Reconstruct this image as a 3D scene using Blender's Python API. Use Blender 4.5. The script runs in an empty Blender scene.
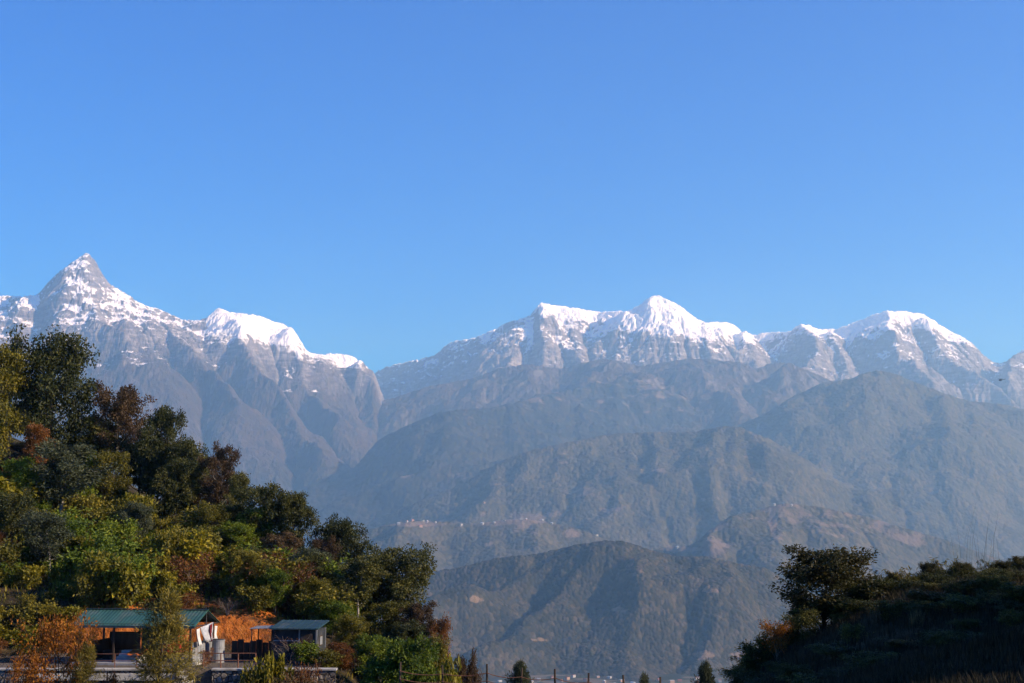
import bpy, bmesh, math, random
import numpy as np
from mathutils import Vector, Matrix

S = bpy.context.scene
COL = S.collection
R = math.radians

# ------------------------------------------------------------------ camera
F_PX = 1407.0                       # focal length in picture pixels (1024 wide, about 40 degrees)
PITCH = R(7.8)
cam_d = bpy.data.cameras.new('camera')
cam_d.sensor_width = 36.0
cam_d.lens = F_PX / 1024 * 36.0
cam_d.clip_start = 0.1
cam_d.clip_end = 120000
cam = bpy.data.objects.new('camera', cam_d)
COL.objects.link(cam)
cam.location = (0, 0, 0)            # the eye is the datum: ground here is at -1.7
cam.rotation_euler = (R(90) + PITCH, 0, 0)
S.camera = cam

# ------------------------------------------------------------------ light
SUN_EL, SUN_AZ = 25.0, 105.0         # azimuth clockwise from the view direction (+Y)
world = bpy.data.worlds.new('World')
S.world = world
world.use_nodes = True
wn = world.node_tree.nodes
wl = world.node_tree.links
bg = wn['Background']
sky = wn.new('ShaderNodeTexSky')
sky.sky_type = 'NISHITA'
sky.sun_disc = False
sky.sun_elevation = R(SUN_EL)
sky.sun_rotation = R(SUN_AZ)
sky.altitude = 1600
sky.air_density = 1.0
sky.dust_density = 0.0
sky.ozone_density = 4.0
hsv = wn.new('ShaderNodeHueSaturation')
hsv.inputs['Hue'].default_value = 0.522
hsv.inputs['Value'].default_value = 1.05
hsv.inputs['Saturation'].default_value = 1.8
wl.new(sky.outputs[0], hsv.inputs['Color'])
wl.new(hsv.outputs[0], bg.inputs[0])
bg.inputs[1].default_value = 0.135
sun_d = bpy.data.lights.new('sun', 'SUN')
sun_d.energy = 5.0
sun_d.angle = R(0.5)
sun_d.color = (1.0, 0.88, 0.70)
sun = bpy.data.objects.new('sun', sun_d)
COL.objects.link(sun)
sd = Vector((math.sin(R(SUN_AZ)) * math.cos(R(SUN_EL)), math.cos(R(SUN_AZ)) * math.cos(R(SUN_EL)), math.sin(R(SUN_EL))))
sun.rotation_euler = sd.to_track_quat('Z', 'Y').to_euler()
sun.location = sd * 500

S.view_settings.view_transform = 'Standard'
S.view_settings.look = 'None'
S.view_settings.exposure = 0.62
S.view_settings.gamma = 1.0
S.cycles.use_denoising = True
S.cycles.volume_bounces = 2
S.cycles.max_bounces = 6
S.cycles.transparent_max_bounces = 8
S.cycles.use_adaptive_sampling = True
S.cycles.adaptive_threshold = 0.02

HAZE_DENSITY = 8.8e-5
HAZE_COLOR = (0.23, 0.41, 0.61)

# ------------------------------------------------------------------ helpers
cp, sp_ = math.cos(PITCH), math.sin(PITCH)
def at(px, py, Y):
    """point on the sight line of a picture pixel at the depth Y (metres north of the eye)"""
    sx, sy = (px - 512) / F_PX, (341.5 - py) / F_PX
    d = np.array([sx, cp - sy * sp_, sp_ + sy * cp])
    return d * (Y / d[1])

def ue(px, py):
    d = at(px, py, 1.0)
    return d[0], d[2]

def smooth(a, b, x):
    t = np.clip((x - a) / (b - a), 0, 1)
    return t * t * (3 - 2 * t)

def hash2(ix, iy, seed):
    h = (ix.astype(np.int64) * 374761393 + iy.astype(np.int64) * 668265263 + seed * 1442695041) & 0xffffffff
    h = ((h ^ (h >> 13)) * 1274126177) & 0xffffffff
    h = (h ^ (h >> 16)) & 0xffffffff
    return h / 4294967295.0

def gnoise(x, y, seed=0):
    """gradient noise, about -0.7 .. 0.7"""
    ix, iy = np.floor(x), np.floor(y)
    fx, fy = x - ix, y - iy
    u, v = fx * fx * fx * (fx * (fx * 6 - 15) + 10), fy * fy * fy * (fy * (fy * 6 - 15) + 10)
    def g(dx, dy):
        a = hash2(ix + dx, iy + dy, seed) * 2 * np.pi
        return np.cos(a) * (fx - dx) + np.sin(a) * (fy - dy)
    return (g(0, 0) * (1 - u) + g(1, 0) * u) * (1 - v) + (g(0, 1) * (1 - u) + g(1, 1) * u) * v

def fbm(x, y, oct=4, seed=0, gain=.5):
    s, a, t = 0, 1, 0
    for k in range(oct):
        s = s + a * gnoise(x * 2 ** k + 17.3 * k, y * 2 ** k - 9.1 * k, seed + k)
        a *= gain
    return s

def ridged(x, y, oct=4, seed=0, gain=.5):
    s, a = 0, 1
    for k in range(oct):
        s = s + a * (0.35 - np.abs(gnoise(x * 2 ** k + 17.3 * k, y * 2 ** k - 9.1 * k, seed + k))) * 2
        a *= gain
    return s

def prop(o, label=None, cat=None, group=None, kind=None):
    if label: o['label'] = label
    if cat: o['category'] = cat
    if group: o['group'] = group
    if kind: o['kind'] = kind
    return o

def mesh_np(name, verts, faces, attrs=None, smooth_shade=True, mats=(), mat_idx=None):
    """verts (n,3), faces (m,3 or 4) -> mesh data"""
    me = bpy.data.meshes.new(name)
    verts = np.ascontiguousarray(verts, dtype=np.float32)
    faces = np.ascontiguousarray(faces, dtype=np.int32)
    k = faces.shape[1]
    me.vertices.add(len(verts)); me.vertices.foreach_set('co', verts.ravel())
    me.loops.add(faces.size); me.loops.foreach_set('vertex_index', faces.ravel())
    me.polygons.add(len(faces))
    me.polygons.foreach_set('loop_start', np.arange(0, faces.size, k, dtype=np.int32))
    try:
        me.polygons.foreach_set('loop_total', np.full(len(faces), k, dtype=np.int32))
    except Exception:
        pass
    for m in mats: me.materials.append(m)
    if mat_idx is not None: me.polygons.foreach_set('material_index', np.asarray(mat_idx, dtype=np.int32))
    me.update(calc_edges=True)
    me.polygons.foreach_set('use_smooth', np.full(len(faces), smooth_shade, dtype=bool))
    for an, av in (attrs or {}).items():
        av = np.ascontiguousarray(av, dtype=np.float32)
        if av.ndim == 1:
            a = me.attributes.new(an, 'FLOAT', 'POINT'); a.data.foreach_set('value', av)
        else:
            a = me.attributes.new(an, 'FLOAT_COLOR', 'POINT')
            a.data.foreach_set('color', np.concatenate([av, np.ones((len(av), 1), np.float32)], 1).ravel())
    me.validate()
    return me

def link(name, me, parent=None):
    o = bpy.data.objects.new(name, me)
    COL.objects.link(o)
    if parent is not None: o.parent = parent
    return o

def grid_faces(nr, nc):
    i = np.arange(nr - 1)[:, None] * nc + np.arange(nc - 1)[None, :]
    i = i.ravel()
    return np.stack([i, i + 1, i + nc + 1, i + nc], 1)

# ------------------------------------------------------------------ node material helper
class NM:
    def __init__(self, name, rough=.9, spec=.2):
        self.m = bpy.data.materials.new(name); self.m.use_nodes = True
        self.n = self.m.node_tree.nodes; self.l = self.m.node_tree.links
        self.b = self.n['Principled BSDF']
        self.b.inputs['Roughness'].default_value = rough
        self.b.inputs['Specular IOR Level'].default_value = spec
    def node(self, t, **kw):
        n = self.n.new(t)
        for k, v in kw.items(): setattr(n, k, v)
        return n
    def geo(self, out): return self.node('ShaderNodeNewGeometry').outputs[out]
    def attr(self, name, out='Fac'):
        a = self.node('ShaderNodeAttribute', attribute_name=name); return a.outputs[out]
    def obj(self): return self.node('ShaderNodeTexCoord').outputs['Object']
    def noise(self, vec, scale, detail=4, rough=.55, dist=0):
        n = self.node('ShaderNodeTexNoise'); n.inputs['Scale'].default_value = scale
        n.inputs['Detail'].default_value = detail; n.inputs['Roughness'].default_value = rough
        n.inputs['Distortion'].default_value = dist
        if vec is not None: self.l.new(vec, n.inputs['Vector'])
        return n.outputs['Fac']
    def voro(self, vec, scale, feature='F1', out='Distance', rnd=1.0):
        n = self.node('ShaderNodeTexVoronoi', feature=feature); n.inputs['Scale'].default_value = scale
        n.inputs['Randomness'].default_value = rnd
        self.l.new(vec, n.inputs['Vector']); return n.outputs[out]
    def ramp(self, fac, stops, interp='LINEAR'):
        r = self.node('ShaderNodeValToRGB'); r.color_ramp.interpolation = interp
        e = r.color_ramp.elements
        while len(e) < len(stops): e.new(.5)
        for i, (p, c) in enumerate(stops):
            e[i].position = p
            e[i].color = (c, c, c, 1) if isinstance(c, (int, float)) else (*c, 1)
        self.l.new(fac, r.inputs[0]); return r.outputs[0]
    def mix(self, fac, a, b, mode='MIX'):
        x = self.node('ShaderNodeMix', data_type='RGBA', blend_type=mode)
        for s, v in ((0, fac), (6, a), (7, b)):
            if isinstance(v, (int, float)): x.inputs[s].default_value = v
            elif isinstance(v, tuple): x.inputs[s].default_value = (*v, 1)
            else: self.l.new(v, x.inputs[s])
        return x.outputs[2]
    def math(self, op, a, b=None):
        x = self.node('ShaderNodeMath', operation=op)
        for s, v in ((0, a), (1, b)):
            if v is None: continue
            if isinstance(v, (int, float)): x.inputs[s].default_value = v
            else: self.l.new(v, x.inputs[s])
        return x.outputs[0]
    def scale(self, vec, s):
        x = self.node('ShaderNodeMapping'); x.inputs['Scale'].default_value = s
        self.l.new(vec, x.inputs['Vector']); return x.outputs[0]
    def bump(self, h, dist, strength=1.0):
        x = self.node('ShaderNodeBump'); x.inputs['Distance'].default_value = dist
        x.inputs['Strength'].default_value = strength
        self.l.new(h, x.inputs['Height']); self.l.new(x.outputs[0], self.b.inputs['Normal'])
    def color(self, c):
        if isinstance(c, tuple): self.b.inputs['Base Color'].default_value = (*c, 1)
        else: self.l.new(c, self.b.inputs['Base Color'])
        return self
# ------------------------------------------------------------------ far terrain
BASE = -440.0
def erode(z, cell, iters, kf, m, diff, uplift):
    """stream-power erosion of a height field, implicit in time; outlets are the grid's edge"""
    nr, nc = z.shape
    N = nr * nc
    idx = np.arange(N).reshape(nr, nc)
    offs = [(-1, 0), (1, 0), (0, -1), (0, 1), (-1, -1), (-1, 1), (1, -1), (1, 1)]
    for it in range(iters):
        zp = np.pad(z, 1, mode='edge')
        best = np.zeros_like(z); rcv = idx.copy(); dist = np.full_like(z, cell)
        ip = np.pad(idx, 1, mode='edge')
        for dy, dx in offs:
            d = cell * (1.41421 if dy and dx else 1.0)
            s = (z - zp[1 + dy:1 + dy + nr, 1 + dx:1 + dx + nc]) / d
            b = s > best
            best = np.where(b, s, best); dist = np.where(b, d, dist)
            rcv = np.where(b, ip[1 + dy:1 + dy + nr, 1 + dx:1 + dx + nc], rcv)
        edge = np.zeros_like(z, bool); edge[0] = edge[-1] = True; edge[:, 0] = edge[:, -1] = True
        rcv = np.where(edge, idx, rcv).ravel(); dist = dist.ravel()
        lv = (rcv != np.arange(N)).astype(np.int32); r = rcv.copy()
        for _ in range(12):
            lv = lv + lv[r]; r = r[r]
        order = np.argsort(lv, kind='stable')
        cuts = np.searchsorted(lv[order], np.arange(lv.max() + 2))
        A = np.full(N, cell * cell)
        for k in range(lv.max(), 0, -1):
            ii = order[cuts[k]:cuts[k + 1]]
            np.add.at(A, rcv[ii], A[ii])
        zf = (z + uplift).ravel()
        f = kf * A ** m / dist
        for k in range(1, lv.max() + 1):
            ii = order[cuts[k]:cuts[k + 1]]
            zf[ii] = (zf[ii] + f[ii] * np.minimum(zf[rcv[ii]], zf[ii])) / (1 + f[ii])
        z = zf.reshape(nr, nc)
        zp = np.pad(z, 1, mode='edge')
        lap = zp[:-2, 1:-1] + zp[2:, 1:-1] + zp[1:-1, :-2] + zp[1:-1, 2:] - 4 * z
        z = z + diff * lap
    return z

def bil(z, fy, fx):
    """cubic sampling of a grid"""
    nr, nc = z.shape
    fy = np.clip(fy, 1, nr - 3.001); fx = np.clip(fx, 1, nc - 3.001)
    iy = fy.astype(int); ix = fx.astype(int); ty = fy - iy; tx = fx - ix
    def w(t): return [(-t + 2 * t * t - t ** 3) / 2, (2 - 5 * t * t + 3 * t ** 3) / 2, (t + 4 * t * t - 3 * t ** 3) / 2, (-t * t + t ** 3) / 2]
    wy, wx = w(ty), w(tx)
    s = 0
    for a in range(4):
        for b in range(4):
            s = s + wy[a] * wx[b] * z[iy - 1 + a, ix - 1 + b]
    return s

def gauss(v, sig):
    k = np.arange(-int(3 * sig) - 1, int(3 * sig) + 2)
    w = np.exp(-k * k / (2 * sig * sig)); w /= w.sum()
    return np.convolve(np.pad(v, len(k) // 2, mode='edge'), w, 'valid')

def massif(name, crest, ydist, spurs=(), aspect=1.7, power=1.2, front=8000, back=1500, cell=45., iters=30, kf=.02, m=.45,
           diff=.02, dpx=.8, drow=30., detail=(60, 250), seed=1, px0=-60, px1=1084, base=BASE, warp=300., up=.0, flat=False, sig=(24, 8, 3), mask=None, extra=None, unit=1.0):
    cell *= unit; warp *= unit; drow *= unit; detail = (detail[0] * unit, detail[1] * unit)
    """crest: skyline as picture points; ydist(px): its distance; spurs: ridge polylines of (px, py, Y)"""
    cx = np.array([c[0] for c in crest], float); cy = np.array([c[1] for c in crest], float)
    lines = [[at(x, y, ydist(x)) for x, y in crest]] + [[at(*p) for p in s] for s in spurs]
    ymid = np.mean([ydist(x) for x in cx])
    u0, u1 = ue(px0, 400)[0], ue(px1, 400)[0]
    y0, y1 = min(ydist(x) for x in cx) - front, max(ydist(x) for x in cx) + back
    X = np.arange(u0 * y1 - 4 * cell, u1 * y1 + 4 * cell, cell); Y = np.arange(y0 - 3 * cell, y1 + 3 * cell, cell)
    gx, gy = np.meshgrid(X, Y)
    wx = gx + warp * fbm(gx / (1700. * unit), gy / (1700. * unit), 4, seed + 50); wy = gy + warp * fbm(gx / (1700. * unit), gy / (1700. * unit), 4, seed + 60)
    z = np.full(gx.shape, base - 30.)
    for li, ln in enumerate(lines):
        for a, b in zip(ln[:-1], ln[1:]):
            ax, ay, az = a; bx, by, bz = b
            dx, dy = bx - ax, by - ay
            t = np.clip(((wx - ax) * dx + (wy - ay) * dy) / (dx * dx + dy * dy), 0, 1)
            d = np.hypot(wx - ax - t * dx, wy - ay - t * dy)
            h = az + t * (bz - az) - base
            s = np.clip(1 - d / (np.maximum(aspect * h, 1)), 0, 1)
            z = np.maximum(z, base + h * s ** power)
    rel = np.clip((z - base) / (z.max() - base), 0, 1)
    z = z + fbm(gx / (900. * unit), gy / (900. * unit), 6, seed, .6) * 170 * unit * rel ** .5 * (aspect * 0 + 1)
    if iters:
        z = erode(z, cell, iters, kf, m, diff, up * rel * cell)
    # sample on sight-line columns
    px = np.arange(px0, px1 + dpx, dpx); u = ue(px, 400 + 0 * px)[0] if False else (px - 512) / (F_PX * 0.9955)
    rows = np.arange(y0, y1, drow)
    uu, yy = np.meshgrid(u, rows); xx = uu * yy
    zz = bil(z, (yy - Y[0]) / cell, (xx - X[0]) / cell)
    amp, lam = detail
    rl = np.clip((zz - base) / 900, 0, 1)
    zz = zz + amp * rl * (ridged(xx / lam, yy / lam, 4, seed + 7, .55) - .3)
    # true the skyline to the photograph: lift or lower each column near its crest
    cu = np.array([ue(a, b) for a, b in crest])
    prof = np.interp(u, cu[:, 0], cu[:, 1])
    for sg in sig:
        el = zz / yy
        k = el.argmax(0)
        yk = yy[k, np.arange(len(u))]; zk = zz[k, np.arange(len(u))]
        dz = gauss((prof - el.max(0)) * yk, sg / dpx)
        fac = (zk + dz - base) / np.maximum(zk - base, 50)
        w = smooth(.15, .75, (zz - base) / np.maximum(zk - base, 50)[None, :])
        zz = base + (zz - base) * (1 + (fac[None, :] - 1) * w)
    zz = np.maximum(zz, base - 25)
    if extra is not None: zz = zz + extra(xx, yy) * smooth(base + 5, base + 40, zz)
    v = np.stack([xx, yy, zz], -1).reshape(-1, 3)
    # slope, from the real surface
    zy = np.gradient(zz, axis=0) / drow
    zx_ = np.gradient(zz, axis=1) / (np.gradient(u)[None, :] * yy)
    zx = zx_
    zyc = zy - zx * uu
    sl = np.sqrt(zx ** 2 + zyc ** 2)
    return dict(v=v, nr=len(rows), nc=len(u), xx=xx, yy=yy, zz=zz, sl=sl, zx=zx, px=px, name=name)

def canopy(size, height, seed):
    """tree-crown lumps: one dome per jittered cell"""
    def f(x, y):
        X, Y = x / size, y / size
        ix, iy = np.floor(X), np.floor(Y)
        h = np.zeros_like(X)
        for a in (-1, 0, 1):
            for b in (-1, 0, 1):
                jx, jy = ix + a + hash2(ix + a, iy + b, seed), iy + b + hash2(ix + a, iy + b, seed + 1)
                r = .45 + .5 * hash2(ix + a, iy + b, seed + 2)
                d = ((X - jx) ** 2 + (Y - jy) ** 2) / r ** 2
                h = np.maximum(h, r * np.sqrt(np.clip(1 - d, 0, 1)))
        return h * height
    return f

def build_massif(g, mat, attrs, smooth_shade=True):
    me = mesh_np(g['name'], g['v'], grid_faces(g['nr'], g['nc']), attrs, smooth_shade, (mat,))
    o = link(g['name'], me)
    return prop(o, kind='structure')
# ------------------------------------------------------------------ haze (closed box round everything)
def build_haze(x0, x1, y0, y1, z0, z1):
    v = [(x, y, z) for z in (z0, z1) for y in (y0, y1) for x in (x0, x1)]
    f = [(0, 2, 3, 1), (4, 5, 7, 6), (0, 1, 5, 4), (2, 6, 7, 3), (0, 4, 6, 2), (1, 3, 7, 5)]
    m = bpy.data.materials.new('haze_air'); m.use_nodes = True
    n, l = m.node_tree.nodes, m.node_tree.links
    n.clear()
    out = n.new('ShaderNodeOutputMaterial'); vol = n.new('ShaderNodeVolumePrincipled')
    vol.inputs['Density'].default_value = HAZE_DENSITY
    vol.inputs['Color'].default_value = (*HAZE_COLOR, 1)
    vol.inputs['Absorption Color'].default_value = (1, 1, 1, 1)
    vol.inputs['Anisotropy'].default_value = 0.25
    l.new(vol.outputs[0], out.inputs['Volume'])
    me = bpy.data.meshes.new('haze'); me.from_pydata(v, [], f); me.materials.append(m)
    prop(link('haze', me), kind='stuff')

# ------------------------------------------------------------------ mountain materials
def mat_snow_mountain(name):
    k = NM(name, .9, .1)
    P = k.geo('Position')
    n1 = k.noise(P, 1 / 160., 6, .65)
    mp = k.node('ShaderNodeMapping'); mp.inputs['Rotation'].default_value = (0, R(24), R(20)); mp.inputs['Scale'].default_value = (.35, .35, 1.5)
    k.l.new(P, mp.inputs['Vector'])
    n2 = k.noise(mp.outputs[0], 1 / 55., 6, .68, .4)
    rock = k.ramp(n2, [(.34, (.07, .066, .07)), (.5, (.17, .16, .16)), (.64, (.31, .29, .28))])
    brown = k.ramp(n1, [(.3, (.03, .026, .021)), (.55, (.06, .047, .034)), (.75, (.105, .08, .056))])
    forest = k.ramp(n1, [(.35, (.018, .022, .016)), (.6, (.035, .036, .024)), (.8, (.06, .052, .034))])
    c = k.mix(k.attr('alpine'), forest, brown)
    c = k.mix(k.attr('rock'), c, rock)
    sn = k.math('ADD', k.attr('snow'), k.math('MULTIPLY', k.math('SUBTRACT', n2, .5), 1.05))
    sn = k.ramp(sn, [(.36, 0.0), (.52, .45), (.66, 1.0)])
    c = k.mix(sn, c, (.88, .88, .9))
    k.color(c)
    return k.m

def mat_hill(name, lo, mid, hi, canopy=14., bare=(.16, .125, .09), fields=0.0):
    """a forested hill: canopy lumps, clearings where the attribute 'bare' says so"""
    k = NM(name, .95, .05)
    P = k.geo('Position')
    P2 = k.scale(P, (1, .45, .8))
    v = k.voro(P2, 1 / canopy)
    v2 = k.voro(P2, 1 / (canopy * 2.7))
    n1 = k.noise(P, 1 / 420., 6, .68)
    n2 = k.noise(P, 1 / (canopy * 4), 3, .6)
    tree = k.node('ShaderNodeTexVoronoi'); tree.inputs['Scale'].default_value = 1 / canopy; k.l.new(P2, tree.inputs['Vector'])
    tone = k.math('ADD', k.math('MULTIPLY', k.noise(tree.outputs['Position'], 20.7, 0), .5), k.math('MULTIPLY', n1, .5))
    c = k.ramp(tone, [(.34, lo), (.5, mid), (.64, hi)])
    b = k.math('ADD', k.attr('bare'), k.math('MULTIPLY', k.math('SUBTRACT', n2, .5), 1.2))
    b = k.ramp(b, [(.45, 0.0), (.6, 1.0)])
    bc = k.ramp(n2, [(.3, tuple(x * .7 for x in bare)), (.7, bare)])
    c = k.mix(b, c, bc)
    k.color(c)
    h = k.math('SUBTRACT', 1.0, k.math('ADD', k.math('MULTIPLY', v, .7), k.math('MULTIPLY', v2, .5)))
    h = k.math('MULTIPLY', h, k.math('SUBTRACT', 1.0, k.math('MULTIPLY', b, .8)))
    k.bump(h, canopy * .8, .5)
    return k.m

def blur2(z, r):
    for ax in (0, 1):
        k = np.cumsum(np.pad(z, [(r + 1, r) if i == ax else (0, 0) for i in (0, 1)], mode='edge'), axis=ax)
        n = z.shape[ax]
        z = (np.take(k, np.arange(2 * r + 1, 2 * r + 1 + n), ax) - np.take(k, np.arange(0, n), ax)) / (2 * r + 1)
    return z

def patches(g, spots):
    """bare patches at picture spots (px, py, rx, ry, strength), laid on the hill's own surface"""
    px = 512 + g['xx'] / g['yy'] * F_PX * .9955
    e = g['zz'] / g['yy']
    py = 341.5 - F_PX * (e * cp - sp_) / (cp + e * sp_)
    out = np.zeros_like(px)
    for (x, y, rx, ry, s) in spots:
        out = np.maximum(out, s * np.exp(-(((px - x) / rx) ** 2 + ((py - y) / ry) ** 2)))
    rel = g['zz'] - blur2(blur2(g['zz'], 22), 22)
    return out * .9 - .04 + .26 * np.clip(rel / (2.5 * rel.std()), -1, 1) + .22 * fbm(g['xx'] / 260., g['yy'] / 260., 4, 77)

def snow_attrs(g, line, soft, steep, seed, rockline, alp, full=9e9, unit=1.0, gully=1.0):
    """where snow lies: high, on gentle ground and in gullies; all of it above `full`"""
    xx, yy, zz, sl = g['xx'] / unit, g['yy'] / unit, g['zz'], g['sl']
    n = unit * fbm(xx / 900., yy / 900., 5, seed + 3, .6)
    if not isinstance(full, float): full = np.interp(g['px'], [f[0] for f in full], [f[1] for f in full])[None, :]
    rel = zz - blur2(blur2(zz, 7), 7)
    rel2 = zz - blur2(blur2(zz, 2), 2)
    ledge = ridged((xx + .3 * yy) / 1500., (zz / unit + .45 * xx + 160 * n) / 210., 3, seed + 9) - .35
    hi = (zz + n * 420 - line) / soft
    snow = .5 + np.clip(hi, -3, .75) * .55 - np.clip((sl - steep) / .45, -.7, 1.6) * .5 - np.clip(rel / (45 * unit), -1, 1) * .2 * gully + .42 * ledge - .12 - np.clip(rel2 / (14 * unit), -1, 1) * .12 * gully
    snow = np.maximum(snow, .5 + np.clip((zz + n * 130 - full) / 190 - np.clip((sl - 1.6), -.5, 1), -2, 1) * .6)
    rock = smooth(0, 1, (zz + n * 300 - rockline) / 700 + (sl - 1.0) * .4)
    alpine = smooth(0, 1, (zz + n * 350 - alp) / 700 + .5)
    hrs = np.percentile(sl[zz > line], [10, 50, 90]) if (zz > line).any() else 0
    print('slope above snow line', hrs)
    return dict(snow=snow.ravel(), rock=rock.ravel(), alpine=alpine.ravel())

# ------------------------------------------------------------------ the ranges, far to near
crestL = [(-80, 301), (-40, 298), (0, 296), (20, 296), (38, 295), (48, 282), (60, 271), (71, 263), (79, 258), (86, 252), (93, 258), (98, 265), (103, 275.5),
          (112, 286), (122, 291), (132, 297), (138, 303), (157, 308.5), (175, 316), (183, 320), (203, 320), (211, 314), (219, 307), (228, 312), (244, 313.5),
          (260, 316), (271, 320.5), (289, 326), (296, 333), (304, 346), (309, 353.5), (322, 354), (337, 353.5), (352, 356), (362, 361), (367, 369), (375, 371), (379, 386),
          (386, 405), (396, 430), (410, 462), (430, 500), (460, 540)]
crestR = [(330, 392), (360, 382), (375, 373), (388, 366), (411, 361), (436, 355), (444, 346.5), (453, 341), (470, 339), (491, 331), (508, 322), (524, 317.6), (535, 313), (538, 303),
          (541.5, 300), (546, 304), (559, 306), (577, 308), (592, 311), (602, 312), (615, 311), (630, 310.5), (640.5, 304), (651, 296), (656, 295), (666, 299), (678, 304),
          (686, 310.5), (699, 320.6), (707, 322), (720, 322), (732, 323), (740, 330.5), (754, 334.5), (771, 332), (788, 332), (798, 325), (806, 324), (818, 329), (836, 329),
          (855, 322), (872, 315), (885, 311), (902, 311), (922, 313.7), (932, 319), (946, 329), (963, 337), (973, 344), (986, 357), (996, 364), (1006, 361), (1016, 354),
          (1024, 349), (1040, 338), (1060, 345), (1110, 360)]
gL = massif('mountain_range_west', crestL, lambda x: float(np.interp(x, [-80, 38, 79, 90, 140, 200, 219, 300, 375, 460], [15984, 15466, 15170, 15096, 16206, 16058, 15762, 16872, 17168, 15910])), spurs=[
        [(86, 252, 15392), (100, 300, 14504), (128, 345, 13320), (150, 400, 13024)],
        [(86, 252, 15392), (60, 300, 14652), (20, 345, 13764)],
        [(38, 295, 15318), (10, 330, 14060), (-30, 370, 12950)],
        [(138, 303, 15540), (185, 350, 14282), (240, 400, 13024)],
        [(219, 307, 15836), (235, 345, 14948), (285, 395, 13912), (330, 450, 12580)],
        [(289, 326, 15984), (310, 372, 15022), (350, 420, 14060)],
        [(352, 356, 16206), (385, 400, 15392), (400, 440, 14430)]],
    unit=.74, front=5600, seed=11, aspect=1.3, power=1.2, iters=30, kf=.011, cell=30., px1=470, detail=(24, 105))
gR = massif('mountain_range_east', crestR, lambda x: float(np.interp(x, [330, 375, 535, 541, 600, 640, 656, 735, 770, 802, 836, 870, 890, 1000, 1020, 1050], [22940, 22200, 18500, 18426, 19462, 18722, 18278, 19906, 19758, 18796, 19462, 19240, 18870, 20720, 19980, 19832])), spurs=[
        [(538, 303, 18870), (520, 345, 17612), (470, 385, 16280)],
        [(541, 300, 18870), (575, 350, 17464), (600, 385, 16428)],
        [(602, 312, 18796), (650, 352, 17464), (665, 385, 16502)],
        [(656, 295, 18870), (648, 318, 18278), (668, 345, 17612)],
        [(656, 295, 18870), (690, 322, 18352), (735, 350, 17686)],
        [(740, 330, 18722), (730, 355, 17760)],
        [(806, 324, 18870), (815, 350, 17982), (800, 372, 17242)],
        [(836, 329, 18870), (850, 360, 17760)],
        [(885, 311, 18870), (905, 350, 17686), (930, 385, 16650)],
        [(922, 314, 18870), (960, 360, 17760), (1010, 395, 16872)],
        [(1040, 338, 18500), (1000, 375, 17390)]],
    unit=.74, front=5600, seed=23, aspect=1.4, power=1.2, iters=34, kf=.02, cell=30., px0=320, detail=(32, 125))
mm = mat_snow_mountain('snow_and_rock')
build_massif(gL, mm, snow_attrs(gL, 2260, 700, 0.85, 5, 1520, 420, [(0, 3300), (195, 3300), (207, 2200), (290, 2060), (310, 2030), (375, 1990)], .74), False)
build_massif(gR, mm, snow_attrs(gR, 2400, 520, 0.95, 6, 1400, 600, [(320, 6660), (525, 3478), (538, 2886), (600, 2886), (615, 2701), (640, 2553), (700, 2516), (750, 2553), (770, 2738), (800, 2775), (850, 2760), (900, 2850), (960, 2740), (1024, 2590)], .74), False)

crestB = [(360, 420), (380, 402), (405, 394), (430, 386), (470, 379), (500, 368), (530, 364), (560, 369), (590, 361), (610, 359), (640, 366), (690, 358), (715, 360), (740, 362), (757, 369),
          (768, 364), (785, 362), (805, 369), (830, 380), (870, 396), (920, 420), (1000, 440)]
gB = massif('mountain_foothills', crestB, lambda x: 15900.0, spurs=[
        [(610, 359, 15170), (560, 395, 14060), (500, 412, 13320)], [(690, 358, 15170), (720, 390, 14282), (740, 415, 13542)],
        [(785, 362, 15170), (770, 390, 14430), (800, 420, 13690)]],
    unit=.74, front=3600, seed=31, aspect=2.0, power=1.1, iters=28, kf=.010, px0=350, px1=1010, detail=(40, 240))
build_massif(gB, mm, dict(snow=np.full(gB['xx'].size, -.5), rock=(smooth(.9, 1.6, gB['sl']) * .5).ravel(),
             alpine=smooth(450, 1550, gB['zz'] + 220 * fbm(gB['xx'] / 600, gB['yy'] / 600, 4, 3)).ravel()), False)

crestC = [(100, 590), (200, 540), (250, 512), (300, 488), (330, 476), (355, 467), (366, 454), (378, 440), (393, 432), (410, 424), (440, 412), (465, 409), (491, 408), (541, 396), (582, 386), (617, 373), (640, 380), (670, 392), (700, 402),
          (760, 425), (820, 445), (900, 470)]
gC = massif('ridge_far', crestC, lambda x: float(np.interp(x, [100, 480, 640, 900], [12400, 12600, 15000, 15300])), spurs=[[(617, 373, 14800), (590, 400, 14000), (560, 440, 13000)], [(465, 409, 12600), (440, 450, 11700)], [(378, 440, 12500), (350, 490, 11700)]],
    unit=.8, front=3000, seed=41, aspect=2.0, power=1.1, iters=25, kf=.0065, px0=80, px1=900, detail=(25, 200))
mC = mat_hill('forest_far', (.014, .018, .013), (.026, .028, .018), (.05, .044, .028), 40.)
build_massif(gC, mC, dict(bare=(.45 * smooth(500, 1500, gC['zz'])).ravel()))

crestD = [(140, 600), (240, 545), (300, 518), (339, 502), (370, 488), (398, 477), (420, 473), (448, 469), (475, 465), (495, 461), (530, 455), (580, 470), (640, 500)]
gD = massif('ridge_middle', crestD, lambda x: 11500.0, spurs=[[(448, 469, 11500), (420, 500, 10900)]],
    front=2100, seed=47, aspect=2.2, power=1.1, iters=22, kf=.0065, px0=120, px1=650, detail=(18, 180), cell=38.)
build_massif(gD, mC, dict(bare=patches(gD, [(440, 476, 40, 6, .25)]).ravel()))

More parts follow.
